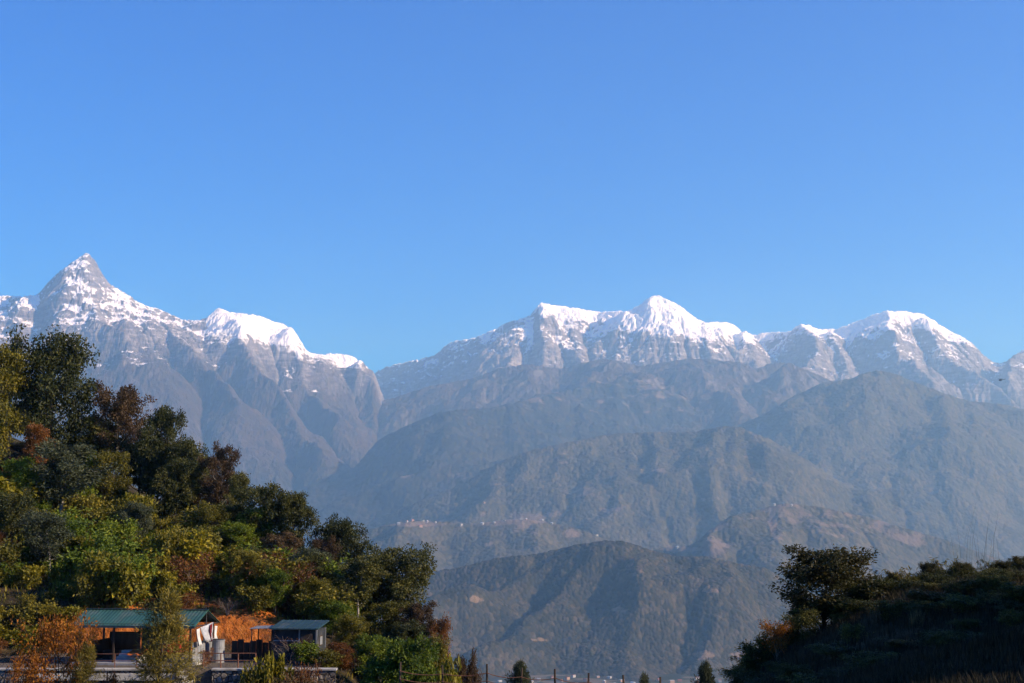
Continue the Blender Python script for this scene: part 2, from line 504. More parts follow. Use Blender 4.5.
crestE1 = [(600, 490), (640, 470), (700, 440), (737, 426), (764, 415), (791, 398), (821, 384), (852, 379), (862, 374), (878, 371), (895, 374), (915, 383), (942, 393), (966, 401), (983, 403), (1003, 404.5), (1024, 410),
           (1060, 420), (1110, 432)]
crestE2 = [(240, 595), (330, 541), (362, 526), (394, 512), (417, 502.5), (448, 491), (472, 479), (495, 465), (511, 457.6), (534, 450), (557, 445), (582, 440), (612, 434), (638, 433.6), (656, 432), (680, 433),
           (700, 431.5), (714, 428), (737, 427), (770, 440), (810, 462), (850, 490)]
gE1 = massif('hill_peaked', crestE1, lambda x: 13000.0, spurs=[[(878, 371, 13000), (860, 420, 12200), (830, 480, 11200)], [(862, 374, 13000), (800, 430, 12400), (790, 480, 11500)],
        [(966, 401, 13000), (960, 450, 12200), (990, 520, 11200)], [(1024, 410, 13000), (1040, 480, 11800)]],
    front=3400, extra=canopy(30, 10, 13), seed=53, aspect=1.9, power=1.1, iters=26, kf=.0065, px0=620, detail=(14, 170), cell=38., drow=16.)
gE2 = massif('hill_forested', crestE2, lambda x: 10200.0, spurs=[[(582, 440, 10200), (600, 480, 9500), (585, 520, 8900)], [(656, 432, 10200), (690, 480, 9500), (720, 520, 8800)],
        [(495, 465, 10200), (500, 500, 9500)], [(737, 427, 10200), (760, 470, 9500), (800, 520, 8800)]],
    front=3200, extra=canopy(24, 8, 12), seed=59, aspect=1.9, power=1.1, iters=26, kf=.0065, px0=215, px1=900, detail=(14, 170), cell=36., drow=14.)
mE = mat_hill('forest_middle', (.036, .037, .021), (.065, .061, .034), (.105, .088, .050), 22., (.17, .13, .095))
build_massif(gE1, mE, dict(bare=patches(gE1, [(745, 455, 8, 3, .5)]).ravel()))
build_massif(gE2, mE, dict(bare=patches(gE2, [(535, 517, 36, 8, .85), (580, 490, 18, 8, .7), (610, 510, 24, 5, .85), (745, 457, 8, 4, .9), (660, 470, 12, 4, .6), (500, 485, 10, 3, .7), (700, 500, 14, 4, .65), (565, 462, 10, 3, .6)]).ravel()))

crestF = [(250, 592), (330, 545), (358, 534), (380, 527), (405, 522), (433, 522), (476, 524), (511, 520), (540, 521), (580, 530), (620, 545), (660, 560)]
gF = massif('hill_with_village', crestF, lambda x: 7900.0, spurs=[[(420, 522, 7900), (440, 560, 7300)], [(511, 520, 7900), (500, 560, 7300)], [(540, 521, 7900), (570, 560, 7300)]],
    front=1800, seed=61, aspect=2.0, power=1.1, iters=24, kf=.0065, px0=225, px1=680, detail=(10, 140), cell=30., drow=7., extra=canopy(16, 6, 9))
build_massif(gF, mE, dict(bare=patches(gF, [(420, 524, 36, 3, .8), (500, 522, 46, 4, .8), (480, 545, 50, 6, .5), (520, 530, 18, 7, .75), (570, 535, 16, 5, .7)]).ravel()))
crestF2 = [(600, 570), (640, 556), (659, 549), (690, 546), (700, 541), (707, 532), (730, 517), (747, 513), (764, 509), (779, 504.5), (797, 504.5), (827, 509), (865, 517), (902, 528), (940, 539), (977, 552), (1010, 562), (1080, 580)]
gF2 = massif('hill_with_landslides', crestF2, lambda x: 7300.0, spurs=[[(779, 504, 7300), (770, 540, 6800)], [(707, 532, 7300), (700, 560, 6800)], [(797, 504, 7300), (830, 545, 6700)], [(865, 517, 7300), (880, 560, 6700)]],
    front=1700, seed=67, aspect=1.9, power=1.1, iters=24, kf=.008, px0=590, detail=(12, 130), cell=30., drow=7., extra=canopy(16, 6, 9))
build_massif(gF2, mE, dict(bare=patches(gF2, [(715, 545, 18, 12, .9), (745, 545, 14, 14, .6), (770, 525, 7, 16, .95), (790, 520, 14, 8, .6), (685, 549, 25, 3, .95), (785, 505.5, 10, 2, .95),
     (840, 530, 60, 16, .5), (900, 540, 50, 12, .5), (800, 515, 60, 14, .5), (760, 540, 40, 20, .5), (720, 530, 20, 12, .55)]).ravel()))

crestG = [(290, 650), (380, 592), (417, 573), (456, 569), (495, 559), (534, 555), (555, 551), (573, 546), (601, 541.6), (624, 542), (640, 547), (651, 551), (675, 557), (707, 557), (737, 564), (767, 569), (800, 590), (860, 612), (950, 640), (1040, 680)]
gG = massif('hill_wooded', crestG, lambda x: 5300.0, spurs=[[(601, 541, 5300), (570, 590, 5000), (520, 640, 4650)], [(624, 542, 5300), (640, 590, 4950), (660, 650, 4600)],
        [(555, 551, 5300), (500, 590, 5000), (450, 640, 4700)], [(707, 557, 5300), (720, 600, 4950), (740, 650, 4650)]],
    front=1250, seed=71, aspect=1.75, power=1.1, iters=24, kf=.0065, px0=270, px1=1000, detail=(6, 90), extra=canopy(11, 5.5, 5), cell=18., drow=3.5, dpx=.6)
mG = mat_hill('forest_near', (.019, .021, .011), (.040, .038, .021), (.082, .066, .038), 13., (.19, .135, .085))
build_massif(gG, mG, dict(bare=patches(gG, [(618, 610, 13, 5, .85), (690, 654, 32, 6, .95), (732, 655, 14, 5, .95), (640, 570, 30, 8, .4), (706, 590, 16, 6, .7), (540, 640, 14, 4, .7), (600, 650, 10, 4, .65), (475, 600, 14, 4, .6)]).ravel()))

# valley floor: one sheet under everything, out past the last range
vx = np.linspace(-10200, 10200, 260); vy = np.concatenate([np.linspace(-700, 6000, 220), np.linspace(6200, 25000, 50)])
gx, gy = np.meshgrid(vx, vy)
vz = BASE + 10 * fbm(gx / 900, gy / 900, 4, 91)
kv = NM('valley_fields', .95, .05)
Pv = kv.geo('Position')
f1 = kv.node('ShaderNodeTexVoronoi', feature='F1'); f1.inputs['Scale'].default_value = 1 / 60.; kv.l.new(Pv, f1.inputs['Vector'])
cv = kv.ramp(kv.noise(f1.outputs['Position'], 3.3, 0), [(.3, (.05, .055, .03)), (.45, (.11, .10, .06)), (.6, (.15, .12, .08)), (.7, (.045, .05, .025))], 'CONSTANT')
cv = kv.mix(kv.ramp(kv.noise(Pv, 1 / 120., 5), [(.48, 0.0), (.55, 1.0)]), cv, (.035, .04, .02))
kv.color(cv)
prop(link('valley', mesh_np('valley', np.stack([gx, gy, vz], -1).reshape(-1, 3), grid_faces(*gx.shape), None, True, (kv.m,))), kind='structure')
build_haze(-10600, 10600, -900, 25500, BASE - 32, 3480)
# ------------------------------------------------------------------ near ground: the hill the viewer stands on and the wooded spur at the left
GP = []
def g(px, py, Y): p = at(px, py, Y); GP.append(tuple(p))
def gw(x, y, z): GP.append((x, y, z))
# crest of the wooded spur
for a in [(-70, 410, 170), (0, 436, 165), (50, 452, 162), (100, 478, 158), (150, 497, 154), (200, 520, 150), (250, 548, 142), (320, 592, 132), (400, 652, 120), (450, 692, 112)]: g(*a)
# slope under the thicket
for a in [(-60, 520, 130), (0, 540, 128), (60, 556, 125), (120, 560, 126), (180, 566, 126), (250, 598, 118), (330, 640, 113), (100, 520, 142), (190, 540, 138)]: g(*a)
for a in [(60, 600, 114), (120, 603, 114), (180, 604, 114), (240, 606, 114), (300, 622, 114)]: g(*a)
# behind the crest it falls
for a in [(-62, 205, -4), (-42, 200, -10), (-25, 190, -18), (-8, 170, -26), (10, 150, -40), (-100, 215, 4), (30, 200, -80), (70, 215, -90), (-60, 230, -14), (0, 225, -75)]: gw(*a)
gw(-105, 150, 18); gw(-105, 90, -2); gw(-70, 105, -6); gw(-60, 80, -13); gw(-105, 40, -10)
# terrace and the hollow below it
TZ = -8.9
for x, y in [(-32, 99), (-26, 99), (-20, 99), (-14, 100), (-34, 106), (-28, 107), (-20, 107), (-14, 107), (-40, 99)]: gw(x, y, TZ)
for x, y, z in [(-32, 92, -13), (-24, 92, -13), (-16, 92, -13), (-8, 95, -13.5), (-4, 88, -13), (-45, 85, -13.5), (-24, 80, -13.3), (-12, 78, -13), (-5, 70, -10), (-25, 55, -11.5), (-12, 50, -9.5), (-30, 30, -8), (-12, 25, -6)]: gw(x, y, z)
# hill with the fence
for x, y, z in [(0, 0, -1.7), (-6, 5, -2.6), (6, 4, -1.7), (0, 15, -3.2), (0, 30, -5.1), (0, 45, -6.5), (-3, 60, -7.1), (2, 60, -7.0), (6, 58, -7.2), (10, 62, -9), (0, 72, -11.5), (6, 75, -14), (0, 90, -20), (10, 100, -28), (0, 120, -36), (30, 120, -40)]: gw(x, y, z)
# dark hill at the right
for a in [(742, 686, 47), (770, 655, 48.5), (800, 630, 50), (835, 612, 50), (870, 603, 50), (905, 595, 50), (940, 588, 50), (980, 585, 50), (1024, 582, 50), (1070, 578, 50), (800, 687, 39), (850, 687, 33), (900, 687, 28), (960, 687, 24), (1024, 690, 20),
          (850, 650, 42), (920, 640, 40), (980, 630, 40), (1024, 620, 40)]: g(*a)
for x, y, z in [(4.5, 48, -8), (13, 60, -6.5), (20, 62, -5.5), (28, 52, .5), (28, 35, 1.0), (20, 30, .2), (14, 15, -.6), (30, 15, 2), (42, 40, 4), (42, 60, 0), (50, 20, 6), (25, 75, -13), (45, 85, -14), (10, -15, -1), (-10, -20, -2), (40, -20, 5), (78, 40, 10), (75, 100, -14), (75, -20, 9), (-60, -20, -6)]: gw(x, y, z)
GP = np.array(GP)
def tps(r2): return .5 * r2 * np.log(r2 + 1e-9)
_n = len(GP); _d2 = ((GP[:, None, :2] - GP[None, :, :2]) ** 2).sum(-1) / 1e4
_A = np.zeros((_n + 3, _n + 3)); _A[:_n, :_n] = tps(_d2) + np.eye(_n) * 2e-4; _A[:_n, _n] = 1; _A[:_n, _n + 1:_n + 3] = GP[:, :2] / 100
_A[_n:, :_n] = _A[:_n, _n:].T
_w = np.linalg.solve(_A, np.concatenate([GP[:, 2], np.zeros(3)]))
BX = (-108., 78., -28., 228.)
PAD = (-44.0, -13.0, 96.2, 108.6)           # the levelled terrace
def ground_z(x, y):
    x = np.asarray(x, float); y = np.asarray(y, float); shp = x.shape
    x, y = x.ravel(), y.ravel()
    cx, cy = np.clip(x, BX[0], BX[1]), np.clip(y, BX[2], BX[3])
    out = np.empty_like(x)
    for i in range(0, len(x), 20000):
        s = slice(i, i + 20000)
        d2 = ((cx[s, None] - GP[None, :, 0]) ** 2 + (cy[s, None] - GP[None, :, 1]) ** 2) / 1e4
        out[s] = tps(d2) @ _w[:_n] + _w[_n] + (cx[s] * _w[_n + 1] + cy[s] * _w[_n + 2]) / 100
    dist = np.hypot(x - cx, y - cy)
    out = out + .22 * fbm(x / 3.1, y / 3.1, 3, 5) + .6 * fbm(x / 11, y / 11, 2, 6) * smooth(4, 18, np.hypot(x, y))
    # levelled pad: front edge dropped to the wall's foot, back cut as a bank
    ex = smooth(PAD[0] - 3, PAD[0], x) * (1 - smooth(PAD[1], PAD[1] + 3.0, x))
    inside = ex * (y > PAD[2]) * (1 - smooth(PAD[3], PAD[3] + 1.6 + .5 * np.sin(x * 1.7), y))
    front = ex * (y <= PAD[2]) * smooth(PAD[2] - 14, PAD[2] - 2, y)
    out = out * (1 - inside) + TZ * inside
    out = np.where(front > 0, np.minimum(out, out * (1 - front) + -13.0 * front), out)
    bank = ex * smooth(PAD[3] + .2, PAD[3] + 1.8, y) * (1 - smooth(PAD[3] + 3, PAD[3] + 9, y))
    out = out + bank * 1.0
    return (out - .62 * dist).reshape(shp)
def gz(x, y): return float(ground_z(np.array([x]), np.array([y]))[0])

ax = np.concatenate([-108 - np.cumsum(np.geomspace(1, 90, 32))[::-1], np.arange(-108, 78, .5), 78 + np.cumsum(np.geomspace(1, 90, 32))])
ay = np.concatenate([-28 - np.cumsum(np.geomspace(1, 60, 30))[::-1], np.arange(-28, 94, .6), np.arange(94, 118, .3), np.arange(118, 228, .6), 228 + np.cumsum(np.geomspace(1, 90, 32))])
gx, gy = np.meshgrid(ax, ay)
gzv = ground_z(gx, gy)
gzv = np.maximum(gzv, BASE - 20)
soil = smooth(PAD[3] - .3, PAD[3] + .4, gy) * (1 - smooth(PAD[3] + 3.0, PAD[3] + 6.2, gy + 1.4 * fbm(gx / 2., gy / 2., 2, 8))) * smooth(-36, -33, gx) * (1 - smooth(-18.5, -15.5, gx)) * smooth(-.32, .12, fbm(gx / 2.6, gy / 1.4, 3, 19))
pad = ((gx > PAD[0]) & (gx < PAD[1]) & (gy > PAD[2]) & (gy < PAD[3])) * 1.0
kg = NM('hillside_ground', .95, .05)
Pg = kg.geo('Position')
na, nb = kg.noise(Pg, .35, 5, .6), kg.noise(Pg, 2.5, 4, .65)
cg = kg.ramp(na, [(.35, (.022, .024, .012)), (.5, (.045, .036, .02)), (.62, (.075, .055, .03)), (.75, (.03, .034, .014))])
cg = kg.mix(kg.ramp(nb, [(.4, 0.0), (.7, .6)]), cg, (.05, .034, .02))
cs = kg.ramp(kg.noise(kg.scale(Pg, (1, 1, .3)), 1.6, 5, .65), [(.32, (.09, .028, .012)), (.5, (.44, .125, .022)), (.68, (.62, .22, .05))])
cg = kg.mix(kg.attr('soil'), cg, cs)
cg = kg.mix(kg.attr('pad'), cg, (.13, .105, .08))
kg.color(cg)
kg.bump(kg.math('ADD', nb, kg.math('MULTIPLY', kg.noise(Pg, 9, 3), .4)), .25, .9)
prop(link('ground', mesh_np('ground', np.stack([gx, gy, gzv], -1).reshape(-1, 3), grid_faces(*gx.shape), dict(soil=soil.ravel(), pad=pad.ravel()), True, (kg.m,))), kind='structure')
# ------------------------------------------------------------------ plants
RNG = np.random.default_rng(7)
def leaf_mat(name, dark, mid, lit, trans=.35, rough=.55):
    """leaf colour varies leaf by leaf and plant by plant"""
    k = NM(name, rough, .25)
    info = k.node('ShaderNodeObjectInfo')
    t = k.math('ADD', k.math('MULTIPLY', k.attr('tint'), .75), k.math('MULTIPLY', info.outputs['Random'], .25))
    c = k.ramp(t, [(.15, dark), (.5, mid), (.85, lit)])
    k.color(c)
    tr = k.node('ShaderNodeBsdfTranslucent'); k.l.new(c, tr.inputs['Color'])
    mx = k.node('ShaderNodeMixShader'); mx.inputs[0].default_value = trans
    k.l.new(k.b.outputs[0], mx.inputs[1]); k.l.new(tr.outputs[0], mx.inputs[2])
    k.l.new(mx.outputs[0], k.n['Material Output'].inputs['Surface'])
    return k.m
def bark_mat(name, a, b, scale=6.):
    k = NM(name, .9, .1)
    n = k.noise(k.scale(k.obj(), (1, 1, .25)), scale, 4, .65)
    k.color(k.ramp(n, [(.35, a), (.65, b)])); k.bump(n, .03, .8)
    return k.m

L_DARK = leaf_mat('dark_green_leaf', (0.013, 0.019, 0.005), (0.05, 0.056, 0.012), (0.175, 0.15, 0.03), .3)
L_OLIVE = leaf_mat('olive_leaf', (0.03, 0.034, 0.005), (0.125, 0.112, 0.012), (0.3, 0.23, 0.022))
L_BROWN = leaf_mat('brown_leaf', (0.0297, 0.0189, 0.0095), (0.0837, 0.0486, 0.0216), (0.162, 0.1013, 0.0405))
L_RUST = leaf_mat('rust_leaf', (0.035, 0.016, 0.006), (0.13, 0.05, 0.012), (0.28, 0.11, 0.024))
L_YELLOW = leaf_mat('yellow_green_leaf', (0.045, 0.048, 0.005), (0.19, 0.165, 0.012), (0.46, 0.35, 0.022), .4)
L_GREEN = leaf_mat('fresh_green_leaf', (0.024, 0.045, 0.006), (0.11, 0.155, 0.012), (0.28, 0.3, 0.025), .4)
L_GREY = leaf_mat('grey_green_leaf', (0.0234, 0.0312, 0.0169), (0.0676, 0.078, 0.0364), (0.143, 0.1495, 0.0715))
L_ORANGE = leaf_mat('orange_leaf', (0.05, 0.04, 0.006), (0.33, 0.105, 0.01), (0.56, 0.24, 0.016), .4)
L_NEEDLE = leaf_mat('pine_needle', (.05, .042, .008), (.17, .135, .02), (.36, .26, .035), .35)
L_NEAR = leaf_mat('near_tree_leaf', (.014, .018, .006), (.042, .042, .012), (.13, .095, .022), .3)
L_STRAW = leaf_mat('dry_grass', (.06, .042, .02), (.16, .11, .05), (.30, .22, .10), .35, .8)
L_BLADE = leaf_mat('dark_grass', (.010, .011, .005), (.026, .022, .011), (.06, .045, .022), .25, .8)
B_DARK = bark_mat('dark_bark', (.03, .024, .018), (.08, .062, .046))
B_PALE = bark_mat('pale_bark', (.19, .16, .13), (.46, .41, .35))
B_TWIG = bark_mat('dry_twig', (.16, .115, .09), (.36, .28, .22))

class Tubes:
    def __init__(self): self.v, self.f, self.n = [], [], 0
    def add(self, pts, r0, r1, sides=6):
        pts = np.asarray(pts, float); k = len(pts)
        rad = np.linspace(r0, r1, k) if np.isscalar(r0) else np.asarray(r0)
        tang = np.gradient(pts, axis=0); tang /= np.linalg.norm(tang, axis=1)[:, None] + 1e-9
        ref = np.array([1., 0, 0]) if abs(tang[0, 0]) < .8 else np.array([0, 1., 0])
        a = np.cross(tang, ref); a /= np.linalg.norm(a, axis=1)[:, None] + 1e-9
        b = np.cross(tang, a)
        th = np.arange(sides) * 2 * np.pi / sides
        ring = pts[:, None] + rad[:, None, None] * (np.cos(th)[None, :, None] * a[:, None] + np.sin(th)[None, :, None] * b[:, None])
        self.v.append(ring.reshape(-1, 3))
        i = np.arange(k - 1)[:, None] * sides; j = np.arange(sides)[None]; j2 = (j + 1) % sides
        self.f.append(np.stack([i + j, i + j2, i + sides + j2, i + sides + j], -1).reshape(-1, 4) + self.n)
        self.n += k * sides
    def mesh(self, name, mat):
        return mesh_np(name, np.concatenate(self.v), np.concatenate(self.f), None, True, (mat,))

def unit(v): return v / (np.linalg.norm(v, axis=-1, keepdims=True) + 1e-9)

def leaves_mesh(name, pos, out, tint, size, aspect, mat, rng, droop=0.0, flat=.55):
    """one diamond, folded along its middle, per leaf"""
    n = len(pos)
    d = unit(out * .8 + rng.normal(size=(n, 3)) * .7 + np.array([0, 0, -droop]))        # along the leaf
    nr = unit(np.array([0, 0, 1.]) * flat + out * .4 + rng.normal(size=(n, 3)) * .6)
    s = unit(np.cross(d, nr)); nr = np.cross(s, d)
    L = size * rng.uniform(.65, 1.3, (n, 1)); W = L * aspect
    v = np.stack([pos, pos + d * L * .5 + s * W * .5 + nr * W * .12, pos + d * L - nr * L * .1, pos + d * L * .5 - s * W * .5 + nr * W * .12], 1).reshape(-1, 3)
    f = np.arange(n * 4).reshape(n, 4)
    return mesh_np(name, v, f, dict(tint=np.repeat(tint, 4)), False, (mat,))

def crown_radius(shape, t):
    """relative crown radius at t = 0 (crown foot) .. 1 (top)"""
    if shape == 'round': return np.sqrt(np.clip(1 - (2 * t - .9) ** 2 / 1.25, .02, 1))
    if shape == 'oval': return np.clip(np.sin(np.pi * np.clip(.12 + .84 * t, 0, 1)) ** .7, .08, 1)
    if shape == 'cone': return np.clip((1 - t) ** .8 * (.35 + .65 * min(1, t * 6 + .3)), .05, 1)
    if shape == 'top': return np.clip(np.sqrt(np.clip(1 - (t - .55) ** 2 / .34, .02, 1)), .15, 1)
    return 1.0

def make_tree(H, Rad, foot, shape, leaf, bark, n_limbs, n_leaf, lsize, laspect, seed, trunk_r=.14, cl_r=0.61, up=.35, droop=.2, sub=4, gap=.0, lump=.55, multi=1):
    """trunk and limbs as one mesh, foliage as another; unit: metres, base at the origin"""
    rng = np.random.default_rng(seed)
    T = Tubes(); ends = []
    stems = []
    for m in range(multi):
        k = 9; zs = np.linspace(-.3, H * .93, k)
        lean = rng.normal(size=2) * .04 * H if multi == 1 else np.array([math.cos(m * 2.4), math.sin(m * 2.4)]) * Rad * .45
        wob = np.cumsum(rng.normal(size=(k, 2)) * H * .012, 0)
        t = np.clip(zs / H, 0, 1)[:, None]
        stem = np.concatenate([wob + lean * t ** 1.3, zs[:, None]], 1); stem[0, :2] *= .2
        T.add(stem, trunk_r / multi ** .4, trunk_r * .15, 7); stems.append(stem)
    ph = rng.uniform(0, 6.28); lob = rng.uniform(.72, 1.2, 7)
    for i in range(n_limbs):
        stem = stems[i % multi]
        t = ((i + rng.uniform(0, .8)) / n_limbs)
        z0 = foot * H * .8 + (H * .9 - foot * H * .8) * t ** .9
        base = np.array([np.interp(z0, stem[:, 2], stem[:, 0]), np.interp(z0, stem[:, 2], stem[:, 1]), z0])
        az = ph + i * 2.399 + rng.normal() * .3
        tc = np.clip((z0 + .12 * H * up - foot * H) / (H * (1 - foot)), 0, 1)
        L = Rad * crown_radius(shape, tc) * lob[i % 7] * rng.uniform(.8, 1.08)
        if gap and rng.random() < gap: L *= .55
        rise = L * (up + rng.normal() * .18) + (H - z0) * .12
        q = np.linspace(0, 1, 6)[:, None]
        tip = base + np.array([math.cos(az) * L, math.sin(az) * L, rise])
        mid = base + np.array([math.cos(az) * L * .5, math.sin(az) * L * .5, rise * .25])
        limb = (1 - q) ** 2 * base + 2 * q * (1 - q) * mid + q * q * tip + np.concatenate([np.zeros((1, 3)), rng.normal(size=(5, 3)) * .03 * L])
        rb = trunk_r * .38 * (1 - .6 * t)
        T.add(limb, rb, rb * .25, 5)
        ends.append((tip, .9))
        for s in range(sub):
            qq = rng.uniform(.35, .95); b = np.array([np.interp(qq, q[:, 0], limb[:, a]) for a in range(3)])
            dirn = unit(unit(limb[-1] - limb[0]) * .6 + rng.normal(size=3) * .75 + np.array([0, 0, .2]))
            l2 = L * rng.uniform(.25, .5)
            T.add(np.stack([b, b + dirn * l2 * .5 + rng.normal(size=3) * .03 * L, b + dirn * l2]), rb * .4, rb * .12, 4)
            ends.append((b + dirn * l2, 1.0)); ends.append((b + dirn * l2 * .5, .7))
    for stem in stems: ends.append((stem[-1], 1.0))
    E = np.array([e[0] for e in ends]); w = np.array([e[1] for e in ends]); w /= w.sum()
    cl_t = rng.uniform(.1, .9, len(E))
    ii = rng.choice(len(E), n_leaf, p=w)
    off = unit(rng.normal(size=(n_leaf, 3))) * (rng.uniform(0, 1, (n_leaf, 1)) ** .45) * cl_r * np.array([1, 1, .75]) * rng.uniform(.6, 1.25, len(E))[ii][:, None]
    pos = E[ii] + off
    cen = np.array([0, 0, H * (foot + (1 - foot) * .45)])
    out = unit(unit(off + 1e-6) * .7 + unit(pos - cen) * .5)
    tint = np.clip(cl_t[ii] * lump + rng.uniform(0, 1, n_leaf) * (1 - lump), 0, 1)
    pos[:, 2] = np.maximum(pos[:, 2], .05)
    return dict(trunk=T.mesh('trunk', bark), crown=leaves_mesh('crown', pos, out, tint, lsize, laspect, leaf, rng, droop), H=pos[:, 2].max() + lsize * .5, W=2 * np.percentile(np.hypot(pos[:, 0], pos[:, 1]), 97))

PROTO = {}
def proto(key, **kw): PROTO[key] = make_tree(**kw)
for i, sd in enumerate((3, 14, 25)):
    proto(f'oak{i}', H=10, Rad=3.6, foot=.22, shape='round', leaf=L_DARK, bark=B_DARK, n_limbs=30, n_leaf=17480, lsize=.27, laspect=.6, seed=sd, trunk_r=.22, cl_r=0.88, gap=.2)
proto('oak_tall', H=11, Rad=2.7, foot=.25, shape='oval', leaf=L_DARK, bark=B_DARK, n_limbs=28, n_leaf=14949, lsize=.26, laspect=.6, seed=61, trunk_r=.18, cl_r=0.83, gap=.15)
for i, sd in enumerate((5, 16)):
    proto(f'olive{i}', H=10, Rad=3.0, foot=.15, shape='oval', leaf=L_OLIVE, bark=B_DARK, n_limbs=30, n_leaf=14949, lsize=.26, laspect=.6, seed=sd, trunk_r=.17, cl_r=0.81, gap=.15)
    proto(f'brown{i}', H=10, Rad=3.0, foot=.30, shape='round', leaf=L_BROWN, bark=B_PALE, n_limbs=28, n_leaf=14259, lsize=.27, laspect=.55, seed=sd + 30, trunk_r=.20, cl_r=0.76, gap=.15)
    proto(f'rust{i}', H=8, Rad=2.0, foot=.12, shape='oval', leaf=L_RUST, bark=B_DARK, n_limbs=26, n_leaf=9660, lsize=.22, laspect=.45, seed=sd + 40, trunk_r=.12, cl_r=0.61, gap=.2)
    proto(f'grey{i}', H=8, Rad=2.3, foot=.28, shape='round', leaf=L_GREY, bark=B_PALE, n_limbs=26, n_leaf=11500, lsize=.25, laspect=.5, seed=sd + 50, trunk_r=.13, cl_r=0.67, gap=.15)
    proto(f'green{i}', H=7, Rad=2.1, foot=.15, shape='oval', leaf=L_GREEN, bark=B_DARK, n_limbs=24, n_leaf=9660, lsize=.25, laspect=.55, seed=sd + 70, trunk_r=.12, cl_r=0.61, gap=.2)
proto('pale_tall', H=12, Rad=2.6, foot=.32, shape='oval', leaf=L_DARK, bark=B_PALE, n_limbs=28, n_leaf=13799, lsize=.27, laspect=.6, seed=82, trunk_r=.17, cl_r=0.83, gap=.2)
proto('pine', H=8, Rad=2.2, foot=.08, shape='cone', leaf=L_NEEDLE, bark=B_DARK, n_limbs=30, n_leaf=10500, lsize=.30, laspect=.12, seed=91, trunk_r=.12, cl_r=0.44, up=.45, droop=-.3, sub=4, gap=.3)
proto('conifer', H=7, Rad=1.7, foot=.06, shape='cone', leaf=L_GREY, bark=B_DARK, n_limbs=36, n_leaf=16099, lsize=.22, laspect=.25, seed=93, trunk_r=.12, cl_r=0.41, up=.1, droop=.1, sub=4)
proto('sumac', H=5, Rad=2.3, foot=.05, shape='round', leaf=L_ORANGE, bark=B_DARK, n_limbs=26, n_leaf=4300, lsize=.20, laspect=.45, seed=95, trunk_r=.09, cl_r=0.61, up=.6, multi=3, gap=.2)
for i, sd in enumerate((101, 112, 123)):
    proto(f'bush_yellow{i}', H=2.6, Rad=1.5, foot=.03, shape='round', leaf=L_YELLOW, bark=B_DARK, n_limbs=16, n_leaf=1955, lsize=.34, laspect=.6, seed=sd, trunk_r=.05, cl_r=0.51, up=.6, multi=3, sub=3, gap=.2)
    proto(f'bush_olive{i}', H=2.6, Rad=1.5, foot=.03, shape='round', leaf=L_OLIVE, bark=B_DARK, n_limbs=16, n_leaf=2125, lsize=.25, laspect=.55, seed=sd + 3, trunk_r=.05, cl_r=0.51, up=.6, multi=3, sub=3, gap=.2)
for i, sd in enumerate((131, 142)):
    proto(f'bush_green{i}', H=2.6, Rad=1.5, foot=.03, shape='round', leaf=L_GREEN, bark=B_DARK, n_limbs=16, n_leaf=2125, lsize=.25, laspect=.55, seed=sd, trunk_r=.05, cl_r=0.51, up=.6, multi=3, sub=3, gap=.2)
    proto(f'bush_rust{i}', H=2.2, Rad=1.4, foot=.03, shape='round', leaf=L_RUST, bark=B_TWIG, n_limbs=16, n_leaf=1870, lsize=.20, laspect=.4, seed=sd + 5, trunk_r=.04, cl_r=0.49, up=.7, multi=4, sub=3, gap=.2)
    proto(f'bush_dark{i}', H=1.6, Rad=1.1, foot=.03, shape='round', leaf=L_DARK, bark=B_DARK, n_limbs=18, n_leaf=3910, lsize=.13, laspect=.55, seed=sd + 9, trunk_r=.035, cl_r=0.37, up=.7, multi=4, sub=3, gap=.25)
proto('bush_bare', H=2.2, Rad=1.3, foot=.02, shape='round', leaf=L_RUST, bark=B_TWIG, n_limbs=30, n_leaf=160, lsize=.14, laspect=.4, seed=155, trunk_r=.05, cl_r=0.37, up=1.1, multi=5, sub=5)
proto('near_tree', H=3.9, Rad=1.75, foot=.03, shape='oval', leaf=L_NEAR, bark=B_DARK, n_limbs=46, n_leaf=17000, lsize=.135, laspect=.55, seed=177, trunk_r=.10, cl_r=.36, up=.3, sub=4, gap=.2)
proto('bush_fire', H=1.5, Rad=.8, foot=.02, shape='round', leaf=L_ORANGE, bark=B_TWIG, n_limbs=20, n_leaf=2400, lsize=.13, laspect=.3, seed=173, trunk_r=.03, cl_r=.25, up=1.1, multi=5, sub=3)
proto('bush_orange', H=1.4, Rad=.8, foot=.02, shape='round', leaf=L_STRAW, bark=B_TWIG, n_limbs=20, n_leaf=3060, lsize=.16, laspect=.16, seed=171, trunk_r=.03, cl_r=0.3, up=1.2, multi=5, sub=3)

PART = {'tree': 'crown', 'shrub': 'foliage'}
def plant(key, x, y, h, w, label, name, cat, group=None, z=None, tilt=0.0):
    p = PROTO[key]
    e = bpy.data.objects.new(name, None); COL.objects.link(e)
    e.empty_display_size = .3
    e.location = (x, y, gz(x, y) - .05 if z is None else z)
    s = w / p['W']
    e.scale = (s, s, h / p['H'])
    e.rotation_euler = (0, tilt, RNG.uniform(0, 6.28))
    prop(e, label, cat, group)
    link('trunk' if cat == 'tree' else 'stem', p['trunk'], e)
    link('crown' if cat == 'tree' else 'foliage', p['crown'], e)
    return e
def depth_of(px, pybase, lo=100, hi=162):
    ys = np.arange(lo, hi, .5); z = ground_z((px - 512) / F_PX * ys, ys)
    return float(ys[np.argmin(np.abs(534 - z / ys * F_PX - pybase))])
def tree_at(key, px, pytop, wpx, Y, label, name='tree', cat='tree', group=None, hmin=1.0, tilt=0.0):
    """a tree whose top reaches the given sight line: it stands on the ground there"""
    t = at(px, pytop, Y); zg = gz(t[0], Y)
    return plant(key, t[0], Y, max(t[2] - zg + .05, hmin), wpx * Y / F_PX, label, name, cat, group, tilt=tilt)

